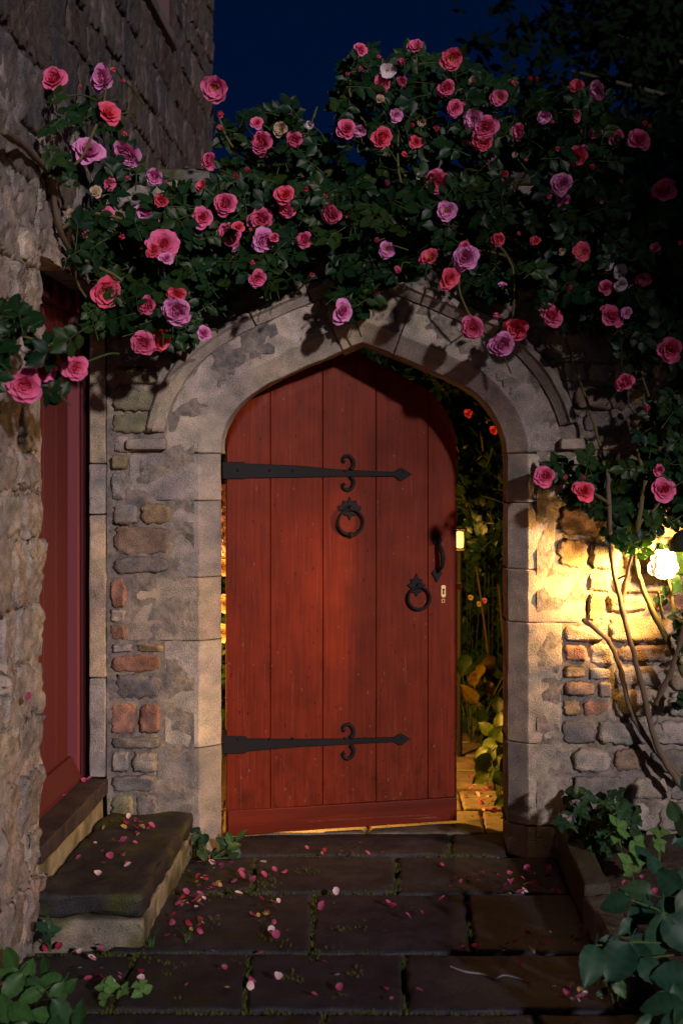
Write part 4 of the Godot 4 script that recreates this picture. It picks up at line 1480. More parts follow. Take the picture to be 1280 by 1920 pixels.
func build_roses() -> void:
	make_blooms()
	for k in 4:
		leaves.append(rose_leaf(2 if k != 2 else 1, [Color(0.010, 0.034, 0.011), Color(0.014, 0.042, 0.013), Color(0.009, 0.029, 0.013), Color(0.020, 0.046, 0.011)][k]))
	var a := thing("climbing_rose", "pink climbing rose hanging over the maroon door in the house corner", "rose", Vector3(-1.02, 0, 0.1))
	a.position = Vector3.ZERO
	foliate(a, [
		{"poly": [[75, 190], [240, 150], [270, 330], [330, 340], [340, 420], [140, 420], [90, 300]], "n": 34, "z0": 0.15, "z1": 0.6, "gap": -0.05},
		{"poly": [[130, 400], [345, 380], [352, 640], [250, 655], [165, 600]], "n": 150, "z0": 0.05, "z1": 0.5},
		{"poly": [[345, 540], [425, 560], [400, 625], [340, 640]], "n": 16, "z0": 0.05, "z1": 0.25},
		{"poly": [[150, 560], [190, 560], [190, 620], [155, 620]], "n": 5, "z0": 0.3, "z1": 0.5}], 0.125)
	for q in [[101, 150, 25, "pink", "cup"], [192, 147, 24, "lilac", "cup"], [204, 213, 26, "coral", "cup"], [166, 286, 29, "lilac", "cup"], [239, 288, 29, "lilac", "cup"], [290, 331, 18, "lilac", "cup"], [278, 398, 27, "lilac", "rosette"], [303, 376, 14, "coral", "cup"],
			[196, 404, 20, "pink", "open"], [160, 437, 12, "lilac", "cup"], [306, 458, 28, "pink", "rosette"], [288, 470, 16, "coral", "cup"], [312, 484, 14, "lilac", "cup"], [198, 549, 30, "coral", "open"], [276, 573, 20, "pink", "cup"], [332, 552, 17, "coral", "cup"],
			[332, 584, 29, "lilac", "rosette"], [268, 645, 24, "pink", "rosette"], [298, 636, 27, "coral", "rosette"], [382, 625, 17, "lilac", "cup"], [228, 443, 8, "coral", "bud"], [155, 475, 9, "coral", "bud"], [205, 345, 14, "pink", "open"], [214, 130, 7, "coral", "bud"], [230, 150, 6, "coral", "bud"], [235, 250, 7, "coral", "bud"], [180, 360, 12, "cream", "open"], [137, 405, 14, "cream", "cup"]]:
		bloom(a, q[0], q[1], q[2], rf(0.42, 0.58), q[3], q[4])
	small_ones(a, [[90, 160], [250, 160], [330, 380], [340, 600], [170, 600], [150, 420]], 9)
	cane(a, [[8, 248, 1.5], [45, 275, 1.2], [92, 330, 0.9], [112, 430, 0.75], [138, 478, 0.5]], 0.011, 0.008, WOODY)
	cane(a, [[92, 330, 0.95], [150, 300, 0.6], [190, 210, 0.5], [200, 160, 0.5]], 0.006, 0.003, STEM)
	cane(a, [[112, 430, 0.75], [180, 400, 0.5], [260, 420, 0.4], [330, 430, 0.2]], 0.007, 0.004, STEM)
	cane(a, [[138, 478, 0.5], [220, 520, 0.4], [290, 570, 0.3], [390, 610, 0.1]], 0.007, 0.003, STEM)
	cane(a, [[138, 478, 0.5], [150, 540, 0.5], [200, 600, 0.4]], 0.005, 0.003, STEM)

	var b := thing("climbing_rose", "coral and pink climbing rose spilling over the wall above the arch", "rose")
	foliate(b, [
		{"poly": [[325, 335], [420, 330], [640, 330], [690, 440], [560, 470], [580, 520], [470, 550], [345, 540]], "n": 290, "z0": 0.03, "z1": 0.36, "gap": -0.2},
		{"poly": [[400, 200], [440, 215], [590, 200], [640, 250], [640, 340], [400, 335]], "n": 85, "z0": 0.0, "z1": 0.3, "gap": -0.02},
		{"poly": [[625, 240], [650, 110], [700, 85], [760, 100], [860, 115], [1000, 170], [1000, 450], [660, 440]], "n": 430, "z0": 0.0, "z1": 0.36, "gap": -0.25},
		{"poly": [[620, 440], [1000, 440], [1000, 550], [930, 575], [870, 555], [830, 505], [745, 515], [720, 560], [650, 590], [625, 560], [640, 520], [590, 500]], "n": 120, "z0": 0.04, "z1": 0.2, "gap": -0.05}], 0.125)
	for q in [[402, 165, 28, "pink", "open"], [393, 302, 18, "pink", "cup"], [411, 213, 9, "coral", "bud"], [379, 348, 15, "coral", "open"], [379, 408, 22, "pink", "cup"], [422, 383, 23, "pink", "rosette"], [430, 440, 23, "pink", "rosette"], [447, 426, 13, "coral", "cup"],
			[489, 412, 23, "pink", "rosette"], [494, 451, 22, "lilac", "rosette"], [514, 446, 10, "pink", "cup"], [429, 498, 16, "coral", "cup"], [482, 523, 20, "pink", "cup"], [475, 492, 8, "coral", "bud"], [491, 269, 24, "pink", "rosette"], [482, 230, 14, "pink", "cup"], [526, 242, 14, "cream", "open"], [552, 262, 17, "pink", "cup"],
			[534, 366, 20, "coral", "cup"], [537, 394, 18, "pink", "rosette"], [569, 450, 20, "pink", "cup"], [607, 371, 13, "coral", "cup"], [619, 402, 23, "pink", "rosette"], [574, 355, 7, "coral", "bud"], [441, 331, 9, "coral", "bud"], [585, 516, 8, "pink", "bud"], [641, 585, 25, "lilac", "cup"], [580, 235, 9, "white", "open"],
			[649, 243, 21, "pink", "cup"], [674, 245, 14, "lilac", "open"], [714, 258, 24, "coral", "rosette"], [742, 217, 15, "lilac", "open"], [779, 267, 13, "coral", "cup"], [715, 158, 20, "pink", "cup"], [726, 132, 17, "white", "single"], [753, 152, 11, "pink", "cup"], [754, 119, 10, "pink", "bud"], [676, 93, 16, "pink", "cup"],
			[779, 88, 17, "pink", "open"], [846, 110, 24, "coral", "open"], [835, 165, 19, "pink", "cup"], [853, 203, 16, "pink", "rosette"], [817, 241, 10, "coral", "bud"], [886, 224, 22, "lilac", "open"], [908, 240, 23, "pink", "rosette"], [904, 265, 21, "coral", "rosette"], [817, 341, 27, "pink", "rosette"], [836, 396, 22, "lilac", "open"],
			[945, 327, 10, "coral", "bud"], [725, 345, 8, "pink", "bud"], [725, 468, 17, "lilac", "open"], [705, 452, 8, "pink", "bud"], [805, 482, 20, "coral", "open"], [871, 484, 24, "lilac", "rosette"], [870, 461, 10, "pink", "cup"], [840, 522, 21, "coral", "cup"], [934, 449, 14, "coral", "rosette"], [705, 548, 9, "coral", "bud"], [747, 507, 11, "pink", "bud"],
			[935, 183, 17, "pink", "open"], [972, 248, 17, "pink", "open"], [772, 233, 6, "coral", "bud"], [790, 230, 9, "cream", "open"], [650, 138, 6, "coral", "bud"], [710, 105, 6, "coral", "bud"], [992, 147, 6, "coral", "bud"], [1005, 150, 6, "coral", "bud"], [963, 157, 7, "coral", "bud"], [884, 615, 23, "pink", "rosette"], [967, 614, 24, "coral", "cup"], [940, 645, 24, "lilac", "rosette"], [933, 592, 8, "pink", "bud"], [712, 186, 10, "cream", "open"], [885, 150, 9, "cream", "open"]]:
		var zz := rf(0.30, 0.42)
		if q[1] > 540:
			zz = 0.22
		bloom(b, q[0], q[1], q[2], zz, q[3], q[4])
	for q in [[[1010, 470, 0.1], [900, 430, 0.2], [780, 420, 0.2], [660, 450, 0.15], [560, 470, 0.08]], [[1010, 420, 0.1], [930, 330, 0.15], [860, 240, 0.1], [848, 130, 0.1]], [[900, 430, 0.2], [760, 330, 0.2], [720, 220, 0.2], [716, 110, 0.2]], [[780, 420, 0.2], [640, 360, 0.2], [520, 330, 0.2], [490, 240, 0.2]],
			[[640, 360, 0.2], [480, 400, 0.2], [400, 420, 0.2], [340, 440, 0.15]], [[760, 330, 0.2], [690, 240, 0.2], [655, 170, 0.2], [676, 95, 0.2]], [[520, 330, 0.2], [440, 280, 0.2], [408, 215, 0.2]], [[870, 470, 0.2], [860, 540, 0.2], [890, 610, 0.15]], [[905, 430, 0.25], [960, 500, 0.25], [960, 610, 0.18]],
			[[655, 440, 0.15], [660, 520, 0.15], [645, 580, 0.15]], [[760, 440, 0.2], [768, 400, 0.25], [745, 300, 0.25], [755, 125, 0.2]], [[950, 480, 0.2], [900, 470, 0.25], [850, 490, 0.25]], [[560, 330, 0.2], [575, 260, 0.2], [595, 200, 0.2]], [[820, 300, 0.2], [785, 180, 0.15], [780, 95, 0.15]]]:
		cane(b, q, 0.006, 0.0028, STEM)

	small_ones(b, [[350, 350], [430, 210], [600, 210], [660, 110], [860, 120], [1000, 180], [1000, 560], [840, 500], [590, 490], [360, 520]], 30)
	var c := thing("climbing_rose", "pink climbing rose with bare woody canes on the lamplit right wall", "rose")
	foliate(c, [
		{"poly": [[1000, 165], [1150, 180], [1290, 250], [1420, 300], [1420, 700], [1290, 700], [1190, 640], [1100, 560], [1000, 570]], "n": 470, "z0": 0.0, "z1": 0.36, "gap": -0.22},
		{"poly": [[1000, 440], [1180, 440], [1180, 640], [1060, 620], [1000, 590]], "n": 50, "z0": 0.05, "z1": 0.2, "gap": -0.1},
		{"poly": [[1150, 630], [1290, 640], [1420, 700], [1420, 1000], [1220, 960], [1170, 760]], "n": 100, "z0": 0.03, "z1": 0.3, "gap": -0.05},
		{"poly": [[1020, 870], [1090, 850], [1160, 880], [1290, 850], [1420, 880], [1420, 985], [1250, 990], [1130, 965], [1050, 930]], "n": 120, "z0": 0.05, "z1": 0.24, "gap": -0.3},
		{"poly": [[1140, 955], [1235, 965], [1230, 1010], [1200, 1040], [1145, 1000]], "n": 24, "z0": 0.06, "z1": 0.26, "gap": -0.5},
		{"poly": [[1205, 1040], [1300, 1030], [1300, 1160], [1215, 1110]], "n": 6, "z0": 0.03, "z1": 0.09, "gap": -0.6},
		{"poly": [[1250, 1140], [1300, 1140], [1300, 1330], [1265, 1330]], "n": 9, "z0": 0.1, "z1": 0.3, "gap": -0.6}], 0.125)
	for q in [[1080, 162, 17, "coral", "open"], [1120, 170, 18, "lilac", "open"], [1018, 219, 16, "lilac", "open"], [1080, 293, 22, "coral", "cup"], [1092, 284, 14, "pink", "cup"], [1155, 258, 18, "pink", "open"], [1198, 262, 23, "pink", "rosette"], [1053, 345, 22, "lilac", "rosette"], [1055, 376, 19, "lilac", "rosette"], [1244, 357, 23, "pink", "rosette"],
			[1090, 472, 17, "coral", "open"], [1182, 484, 13, "coral", "cup"], [1137, 493, 14, "white", "cup"], [1160, 509, 18, "white", "single"], [1163, 533, 14, "white", "cup"], [1135, 538, 15, "pink", "cup"], [1205, 523, 16, "pink", "open"], [1190, 545, 13, "lilac", "open"], [1033, 591, 25, "pink", "rosette"], [1147, 592, 25, "pink", "rosette"],
			[1255, 655, 23, "pink", "cup"], [1170, 719, 21, "pink", "cup"], [1212, 768, 10, "pink", "bud"], [1020, 893, 21, "pink", "cup"], [1093, 921, 22, "coral", "cup"], [1242, 918, 25, "pink", "cup"], [1233, 882, 13, "pink", "open"], [1060, 896, 6, "pink", "bud"], [1092, 898, 7, "pink", "bud"], [1003, 452, 11, "coral", "cup"], [1000, 506, 8, "coral", "bud"], [1065, 541, 7, "coral", "bud"],
			[1080, 216, 13, "pink", "cup"], [1115, 250, 14, "pink", "open"], [1028, 367, 9, "pink", "bud"], [1125, 370, 11, "cream", "open"], [1110, 315, 8, "coral", "bud"], [1045, 280, 7, "coral", "bud"], [1300, 440, 20, "pink", "cup"], [1320, 560, 22, "pink", "rosette"]]:
		bloom(c, q[0], q[1], q[2], rf(0.26, 0.38) if q[1] < 800 else 0.29, q[3], q[4])
	small_ones(c, [[1000, 180], [1150, 185], [1290, 260], [1290, 690], [1180, 630], [1000, 560]], 20)
	bloom(c, 1244, 1060, 27, 0.11, "white", "rosette", Vector2(0.3, 0.0))
	for q in [[[1290, 1492, 0.12], [1246, 1428, 0.12], [1222, 1370, 0.12], [1196, 1260, 0.14], [1168, 1150, 0.16], [1148, 1060, 0.2], [1142, 960, 0.24], [1138, 880, 0.2]], [[1290, 1470, 0.08], [1215, 1390, 0.07], [1180, 1325, 0.06], [1162, 1255, 0.06], [1138, 1200, 0.07], [1092, 1162, 0.12]],
			[[1300, 1300, 0.16], [1255, 1210, 0.16], [1215, 1130, 0.18], [1190, 1050, 0.2], [1196, 980, 0.25], [1210, 900, 0.25]], [[1163, 1130, 0.16], [1180, 1060, 0.19], [1196, 985, 0.24]], [[1226, 1325, 0.13], [1260, 1250, 0.2], [1290, 1150, 0.25]]]:
		cane(c, q, 0.0115, 0.0078, WOODY if q[0][1] != 1300 else STEM)
	for q in [[[1142, 960, 0.2], [1130, 860, 0.12], [1095, 740, 0.08], [1060, 640, 0.08], [1020, 520, 0.08], [1005, 430, 0.1]], [[1210, 900, 0.2], [1190, 820, 0.2], [1215, 760, 0.2], [1200, 700, 0.2], [1160, 620, 0.2]], [[1215, 900, 0.2], [1250, 800, 0.2], [1290, 700, 0.2], [1300, 500, 0.2], [1240, 360, 0.2]],
			[[1010, 430, 0.1], [1060, 330, 0.2], [1090, 240, 0.15], [1082, 165, 0.1]], [[1060, 330, 0.2], [1160, 300, 0.2], [1200, 270, 0.2]], [[1142, 945, 0.25], [1100, 920, 0.2], [1030, 895, 0.18]], [[1195, 985, 0.25], [1230, 950, 0.2], [1245, 920, 0.2]], [[1165, 1125, 0.16], [1175, 1080, 0.16], [1150, 1090, 0.14]], [[1242, 1160, 0.2], [1236, 1130, 0.22], [1234, 1110, 0.24]],
			[[1262, 1160, 0.1], [1258, 1110, 0.1], [1248, 1080, 0.09]], [[1020, 520, 0.1], [1080, 520, 0.2], [1150, 510, 0.3]], [[1150, 620, 0.2], [1140, 560, 0.25], [1060, 560, 0.25]]]:
		cane(c, q, 0.007, 0.003, STEM, "side_shoot")

	var s := thing("climbing_rose", "arching spray of three full pink roses in front of the near house wall", "rose")
	foliate(s, [{"poly": [[-60, 560], [20, 570], [70, 620], [150, 640], [120, 670], [60, 670], [20, 690], [-60, 760]], "n": 34, "z0": 1.38, "z1": 1.6, "gap": -0.9}, {"poly": [[86, 705], [100, 705], [100, 745], [88, 745]], "n": 2, "z0": 1.4, "z1": 1.45, "gap": -0.9}], 0.12)
	bloom(s, 80, 692, 27, 1.44, "pink", "cup", Vector2(0.5, 0.5))
	bloom(s, 46, 723, 32, 1.50, "pink", "cup", Vector2(0.1, -0.4))
	bloom(s, 142, 690, 25, 1.42, "pink", "cup", Vector2(0.35, -0.1))
	cane(s, [[-60, 610, 1.5], [0, 615, 1.5], [50, 632, 1.48], [100, 652, 1.45], [128, 676, 1.43]], 0.004, 0.0022, STEM)
	cane(s, [[-60, 640, 1.5], [20, 650, 1.5], [60, 668, 1.47]], 0.004, 0.0022, STEM)

# ---------- low plants ----------
func low_plant(called: String, label: String, cat: String, root: Vector3, spots: Array, meshes: Array, group := "", lift := Vector3(0, 0.5, 0.9)) -> Node3D:
	var t := thing(called, label, cat, root, group)
	for q in spots:  # pixel x, y, length in pixels, z
		var p := P(q[0], q[1], q[3])
		var s: float = q[2] * (5.0 - q[3]) / LENS
		var b := facing(lift + Vector3(rf(-0.5, 0.5), rf(-0.3, 0.3), rf(-0.2, 0.2)), q[4] if q.size() > 4 else rf(-PI, PI))
		var at := p - b.y * s * 0.5
		part("leaf", meshes[rng.randi() % meshes.size()], M.leaf, t, Transform3D(b.scaled(Vector3.ONE * s), at - root))
		var mb := MB.new()
		var e := at - root
		mb.tube(smooth([Vector3(e.x * 0.25, 0, e.z * 0.25), Vector3(e.x * 0.6, e.y * 0.6, e.z * 0.6), e], 3), [0.0028, 0.0022], 5, Color(0.10, 0.15, 0.05))
		part("stem", mb.done(), M.leaf, t)
	return t

func scatter_spots(poly: Array, n: int, size0: float, size1: float, z0: float, z1: float) -> Array:
	var pg := PackedVector2Array()
	for q in poly:
		pg.append(Vector2(q[0], q[1]))
	var lo := pg[0]; var hi := pg[0]
	for q in pg:
		lo = lo.min(q); hi = hi.max(q)
	var out := []
	while out.size() < n:
		var q := Vector2(rf(lo.x, hi.x), rf(lo.y, hi.y))
		if inside(pg, q):
			out.append([q.x, q.y, rf(size0, size1), rf(z0, z1)])
	return out

func build_low_plants() -> void:
	rng.seed = 99
	var g := Color(0.030, 0.085, 0.035)
	var dark := [broad_leaf(Color(0.020, 0.062, 0.036), 0.74, 0.18), broad_leaf(Color(0.023, 0.068, 0.036), 0.66, 0.3), broad_leaf(Color(0.017, 0.054, 0.033), 0.8, 0.1), broad_leaf(Color(0.032, 0.070, 0.03), 0.7, 0.35)]
	var fresh := [broad_leaf(Color(0.034, 0.095, 0.024), 0.62, 0.15, 0.85), broad_leaf(Color(0.042, 0.105, 0.028), 0.55, 0.25, 0.9), broad_leaf(Color(0.025, 0.068, 0.022), 0.6, 0.3, 0.8)]
	var tre := [trefoil(Color(0.022, 0.058, 0.024)), trefoil(Color(0.028, 0.07, 0.026)), trefoil(Color(0.02, 0.052, 0.024))]
	var tre_l := [trefoil(Color(0.09, 0.19, 0.05))]
	# big bluish leaves low on the right
	low_plant("broad_leaved_plant", "large dark bluish green leaved plant in the lower right bed", "plant", Vector3(0.98, 0.09, 1.25), [[1150, 1694, 62, 1.45, 1.9], [1195, 1668, 58, 1.4, 1.2], [1200, 1712, 62, 1.4, 2.2], [1252, 1652, 64, 1.4, 0.9], [1262, 1705, 70, 1.42, -1.4], [1236, 1760, 96, 1.5, 2.9], [1272, 1752, 84, 1.5, -2.6], [1300, 1690, 80, 1.45, -1.0],
		[1110, 1808, 84, 1.62, 2.5], [1158, 1806, 86, 1.6, 2.7], [1196, 1802, 72, 1.55, -2.8], [1192, 1770, 50, 1.5, 1.7], [1220, 1822, 60, 1.6, -2.4], [1255, 1832, 74, 1.62, 1.6], [1140, 1772, 50, 1.5, 1.4], [1204, 1600, 40, 1.2, 0.6], [1290, 1640, 60, 1.35, -0.4], [1175, 1740, 46, 1.45, 2.0], [1225, 1620, 44, 1.25, 0.2], [1310, 1790, 80, 1.5, -2.0], [1170, 1690, 40, 1.3, 2.9], [1285, 1850, 70, 1.62, -1.5]], dark)
	low_plant("broad_leaved_plant", "shiny pale green leaved plant in the bottom right corner", "plant", Vector3(1.0, 0.09, 1.8), [[1240, 1892, 92, 1.9, 1.75], [1290, 1905, 80, 1.9, -1.2], [1210, 1928, 60, 1.9, 2.2], [1275, 1868, 48, 1.85, -2.5], [1262, 1940, 80, 1.92, 2.8]], dark)
	low_plant("young_plant", "small bright green seedling among petals at the bottom right", "plant", G(1155, 1875), [[1160, 1850, 46, 1.58, -2.6], [1142, 1840, 34, 1.56, 1.2], [1152, 1832, 30, 1.56, 0.4], [1128, 1862, 26, 1.6, 2.0]], fresh)
	# trefoil patch at the foot of the right jamb
	low_plant("strawberry_plant", "dense dark round-leaved patch trailing over the kerb end", "plant", P(1100, 1560, 0.25), scatter_spots([[1036, 1520], [1070, 1490], [1110, 1480], [1190, 1500], [1200, 1560], [1130, 1600], [1090, 1580], [1060, 1560]], 46, 26, 38, 0.12, 0.5), tre, "", Vector3(-0.1, 0.8, 0.8))
	low_plant("strawberry_plant", "pale green trefoil plant in front of the dark round-leaved patch", "plant", P(1172, 1640, 0.5), [[1170, 1545, 46, 0.5], [1176, 1568, 40, 0.52], [1160, 1605, 46, 0.55], [1182, 1598, 40, 0.55], [1176, 1622, 34, 0.56], [1206, 1592, 36, 0.55]], tre_l, "", Vector3(0, 0.9, 0.7))
	low_plant("strawberry_plant", "lone pale trefoil plant on bare soil below the rose canes", "plant", P(1236, 1620, 0.5), [[1234, 1572, 36, 0.5], [1226, 1584, 30, 0.5], [1246, 1580, 30, 0.5]], tre_l, "", Vector3(0, 0.9, 0.7))
	low_plant("ivy_plant", "dark leaves growing at the foot of the woody rose canes", "plant", P(1290, 1560, 0.3), [[1280, 1545, 60, 0.4, 1.0], [1262, 1520, 44, 0.35, 0.3], [1300, 1500, 50, 0.35, -0.5], [1290, 1470, 44, 0.3, 0.6], [1276, 1575, 40, 0.4, 1.8]], dark)
	# foreground left corner
	low_plant("ground_cover_plant", "fresh green oval leaved plant filling the bottom left corner", "plant", G(40, 1880), [[20, 1800, 56, 1.42, 0.6], [52, 1822, 54, 1.45, -0.4], [96, 1838, 50, 1.5, 1.5], [84, 1812, 46, 1.45, 0.7], [108, 1868, 56, 1.55, 2.8], [130, 1850, 40, 1.52, -0.6], [118, 1900, 66, 1.62, -2.6], [148, 1900, 54, 1.62, 0.3], [60, 1866, 52, 1.55, 1.9], [24, 1850, 60, 1.52, 2.4], [40, 1900, 62, 1.62, -1.8], [84, 1902, 60, 1.62, 1.2], [8, 1890, 60, 1.6, 0.5], [66, 1846, 44, 1.5, -2.0], [10, 1826, 50, 1.46, -1.0], [104, 1926, 60, 1.66, 0.0], [30, 1936, 60, 1.68, 1.6]], fresh)
	low_plant("strawberry_plant", "small grey green rosette among pink petals on the left paving", "plant", G(220, 1860), [[200, 1836, 34, 1.36], [222, 1850, 34, 1.38], [258, 1842, 38, 1.36], [240, 1862, 30, 1.4], [206, 1866, 30, 1.42], [268, 1856, 28, 1.4]], tre_l, "", Vector3(0, 0.9, 0.7))
	low_plant("ivy_plant", "small dark ivy sprig where the step meets the house wall", "plant", G(95, 1776), [[78, 1736, 30, 1.12, 0.8], [94, 1748, 32, 1.1, -0.5], [84, 1760, 28, 1.12, 1.9], [104, 1742, 26, 1.1, -1.2], [92, 1730, 24, 1.1, 0.1]], dark)
	low_plant("young_plant", "bright weed growing against the foot of the left jamb", "plant", G(410, 1600), [[424, 1582, 34, 0.03, -0.5], [430, 1572, 26, 0.04, 0.2], [440, 1586, 30, 0.05, -1.2], [452, 1566, 30, -0.01, -0.2], [416, 1578, 26, 0.04, 0.9]], fresh)
	low_plant("ground_cover_plant", "dark low weeds between the step and the left jamb", "plant", G(390, 1610), scatter_spots([[362, 1540], [380, 1545], [384, 1590], [440, 1590], [470, 1602], [400, 1620], [370, 1600]], 20, 18, 28, 0.0, 0.12), dark, "", Vector3(0, 0.9, 0.7))
	# blades of grass at the step's corner
	for q in [[[284, 1776], "thin tuft of grass at the front corner of the step"], [[352, 1768], "thin tuft of grass growing through the joint beside the step"]]:
		var b := thing("grass_tuft", q[1], "grass", G(q[0][0], q[0][1]))
		for k in 7:
			var mb := MB.new()
			var dx := rf(-0.03, 0.03)
			mb.tube(smooth([Vector3(dx * 0.2, 0, 0), Vector3(dx * 0.5, 0.035, 0.005), Vector3(dx * 1.4, rf(0.05, 0.08), 0.012)], 3), [0.0024, 0.002, 0.001, 0.0004], 4, Color(0.06, 0.13, 0.04))
			part("blade", mb.done(), M.leaf, b)

# ---------- fallen petals and leaves ----------
func build_litter() -> void:
	rng.seed = 31
	var pm := {}
	var cols := {"pink": [Color(0.36, 0.05, 0.12), Color(0.42, 0.10, 0.20)], "pale": [Color(0.70, 0.42, 0.44), Color(0.74, 0.58, 0.58)], "red": [Color(0.30, 0.02, 0.045), Color(0.34, 0.035, 0.07)], "yellow": [Color(0.48, 0.34, 0.10), Color(0.42, 0.28, 0.08)]}
	for k in cols:
		var list := []
		for i in 3:
			var mb := MB.new()
			petal(mb, Vector3(0, -0.5, 0), PI / 2, 1.35 + 0.1 * i, 1.0, 0.46, -0.3 - 0.25 * i, 0.35, cols[k][0], cols[k][1], 5, 5, 0.1)
			list.append(mb.done())
		pm[k] = list
	var total := 0
	var where := [["on the stone step", 0.162], ["on the paving", 0.012]]
	# centre x, y, spread x, y, how many, height, where
	for q in [[240, 1545, 60, 14, 22, 0.160, "lying along the back of the stone step"], [210, 1610, 60, 40, 18, 0.160, "lying on top of the stone step"], [390, 1618, 45, 14, 15, 0.012, "beside the weeds at the left jamb"], [375, 1680, 60, 34, 46, 0.012, "in the drift beside the stone step"], [350, 1745, 55, 26, 13, 0.012, "on the paving by the step's front corner"],
			[130, 1776, 75, 14, 16, 0.012, "heaped below the front of the step"], [205, 1830, 70, 30, 22, 0.012, "among the plants on the lower left paving"], [480, 1640, 50, 30, 9, 0.012, "on the slabs left of the doorway's middle"], [560, 1720, 90, 50, 14, 0.012, "on the middle slabs"], [420, 1830, 110, 50, 10, 0.012, "on the lower left slabs"],
			[640, 1600, 150, 14, 8, 0.012, "on the doorstep slab"], [985, 1665, 60, 30, 28, 0.012, "in the drift beside the kerb"], [900, 1650, 80, 40, 9, 0.012, "on the slabs right of the doorway's middle"], [1010, 1760, 80, 40, 16, 0.012, "on the paving below the kerb"], [800, 1740, 100, 60, 9, 0.012, "on the slabs in front of the door's edge"],
			[1080, 1860, 60, 30, 14, 0.012, "at the lower right edge of the path"], [640, 1850, 120, 50, 7, 0.012, "on the lowest slabs"], [905, 1500, 32, 40, 22, 0.012, "on the lamplit path behind the door"], [1190, 1660, 70, 40, 14, 0.115, "on the soil of the right bed"]]:
		for k in q[4]:
			var x: float = q[0] + clampf(rng.randfn(0, 0.5), -1.2, 1.2) * q[2]; var y: float = q[1] + clampf(rng.randfn(0, 0.5), -1.1, 1.1) * q[3]
			var p := G(x, y, q[5])
			if q[5] > 0.13 and (p.x > -0.79 or p.x < -1.08 or p.z < 0.03 or p.z > 0.96):
				continue
			if q[5] < 0.1 and p.x < -0.74 and p.z < 1.02 and p.z > 0:
				continue
			if p.z > -0.2 and p.z < 0.05 and (p.x < -0.65 or p.x > 0.38) and q[5] < 0.1:
				continue
			var roll := rng.randf()
			var tint := "pink" if roll < 0.56 else "red" if roll < 0.74 else "pale" if roll < 0.86 else "yellow"
			var words: String = {"pink": "pink rose petal ", "red": "dark red rose petal ", "pale": "pale rose petal ", "yellow": "small yellowed leaf "}[tint]
			var s := rf(0.011, 0.028)
			if tint == "yellow":
				s *= 0.9
			var b := Basis(Vector3.UP, rf(0, TAU)) * Basis(Vector3.RIGHT, -PI / 2 + rf(-0.35, 0.35)) * Basis(Vector3.UP, rf(-0.35, 0.35))
			if rng.randf() < 0.3:
				b = b * Basis(Vector3.UP, PI)
			var o := part("fallen_leaf" if tint == "yellow" else "rose_petal", pm[tint][rng.randi() % 3], M.petal, null, Transform3D(b.scaled(Vector3(s, s * rf(1.0, 1.25), s)), p + Vector3(0, rf(0.0, 0.005), 0)))
			tag(o, words + q[6], "leaf" if tint == "yellow" else "petal", words.strip_edges().replace("leaf", "leave") + "s " + q[6])
	for q in [[131, 1469, 0.285], [120, 1496, 0.285], [170, 1462, 0.285], [158, 1465, 0.285]]:
		var o := part("rose_petal", pm["pink"][0], M.petal, null, Transform3D((Basis(Vector3.UP, rf(0, TAU)) * Basis(Vector3.RIGHT, -PI / 2)).scaled(Vector3.ONE * 0.024), G(q[0], q[1], q[2])))
		tag(o, "pink rose petal lying on the dark sill of the maroon door", "petal", "petals on the door sill")
	var w := part("rose_petal", pm["pink"][1], M.petal, null, Transform3D(facing(Vector3(0.8, 0.2, 0.6), 0.5).scaled(Vector3.ONE * 0.028), Vector3(-1.06, 1.42 - 415.0 / LENS * 3.78, 1.22)))
	tag(w, "single pink petal caught on the rough near house wall", "petal")

# ---------- beyond the door ----------
func lantern(at: Vector3, label: String, energy: float, sz: float) -> void:
	var t := thing("garden_lantern", label, "lantern", Vector3(at.x, 0, at.z))
	var mb := MB.new()
	mb.tube([Vector3(0, -0.03, 0), Vector3(0, at.y - sz, 0)], [0.014], 8, Color(0.02, 0.02, 0.02))
	part("post", mb.done(), M.iron, t)
	mb = MB.new()
	mb.box(Vector3(-sz * 0.6, at.y - sz * 1.1, -sz * 0.6), Vector3(sz * 0.6, at.y - sz, sz * 0.6), Color(0.02, 0.02, 0.02), 0.003)
	mb.box(Vector3(-sz * 0.7, at.y + sz, -sz * 0.7), Vector3(sz * 0.7, at.y + sz * 1.15, sz * 0.7), Color(0.02, 0.02, 0.02), 0.003)
	for sx in [-1.0, 1.0]:
		for sy in [-1.0, 1.0]:
			mb.box(Vector3(sx * sz * 0.5 - 0.004, at.y - sz, sy * sz * 0.5 - 0.004), Vector3(sx * sz * 0.5 + 0.004, at.y + sz, sy * sz * 0.5 + 0.004), Color(0.02, 0.02, 0.02))
	part("frame", mb.done(true), M.iron, t)
	mb = MB.new()
	mb.lathe([Vector2(0, -sz * 0.85), Vector2(sz * 0.36, -sz * 0.8), Vector2(sz * 0.4, 0), Vector2(sz * 0.36, sz * 0.8), Vector2(0, sz * 0.85)], 14, Color.WHITE, Transform3D(Basis.IDENTITY, Vector3(0, at.y, 0)))
	part("glowing_lamp", mb.done(), M.glow, t)
	var l := OmniLight3D.new()
	l.name = "lantern_light"
	l.position = Vector3(0, at.y, 0)
	l.light_color = Color(1.0, 0.70, 0.30)
	l.light_energy = energy
	l.light_size = sz * 0.42
	l.omni_range = 12.0
	l.omni_attenuation = 2.0
	l.shadow_enabled = true
	t.add_child(l)

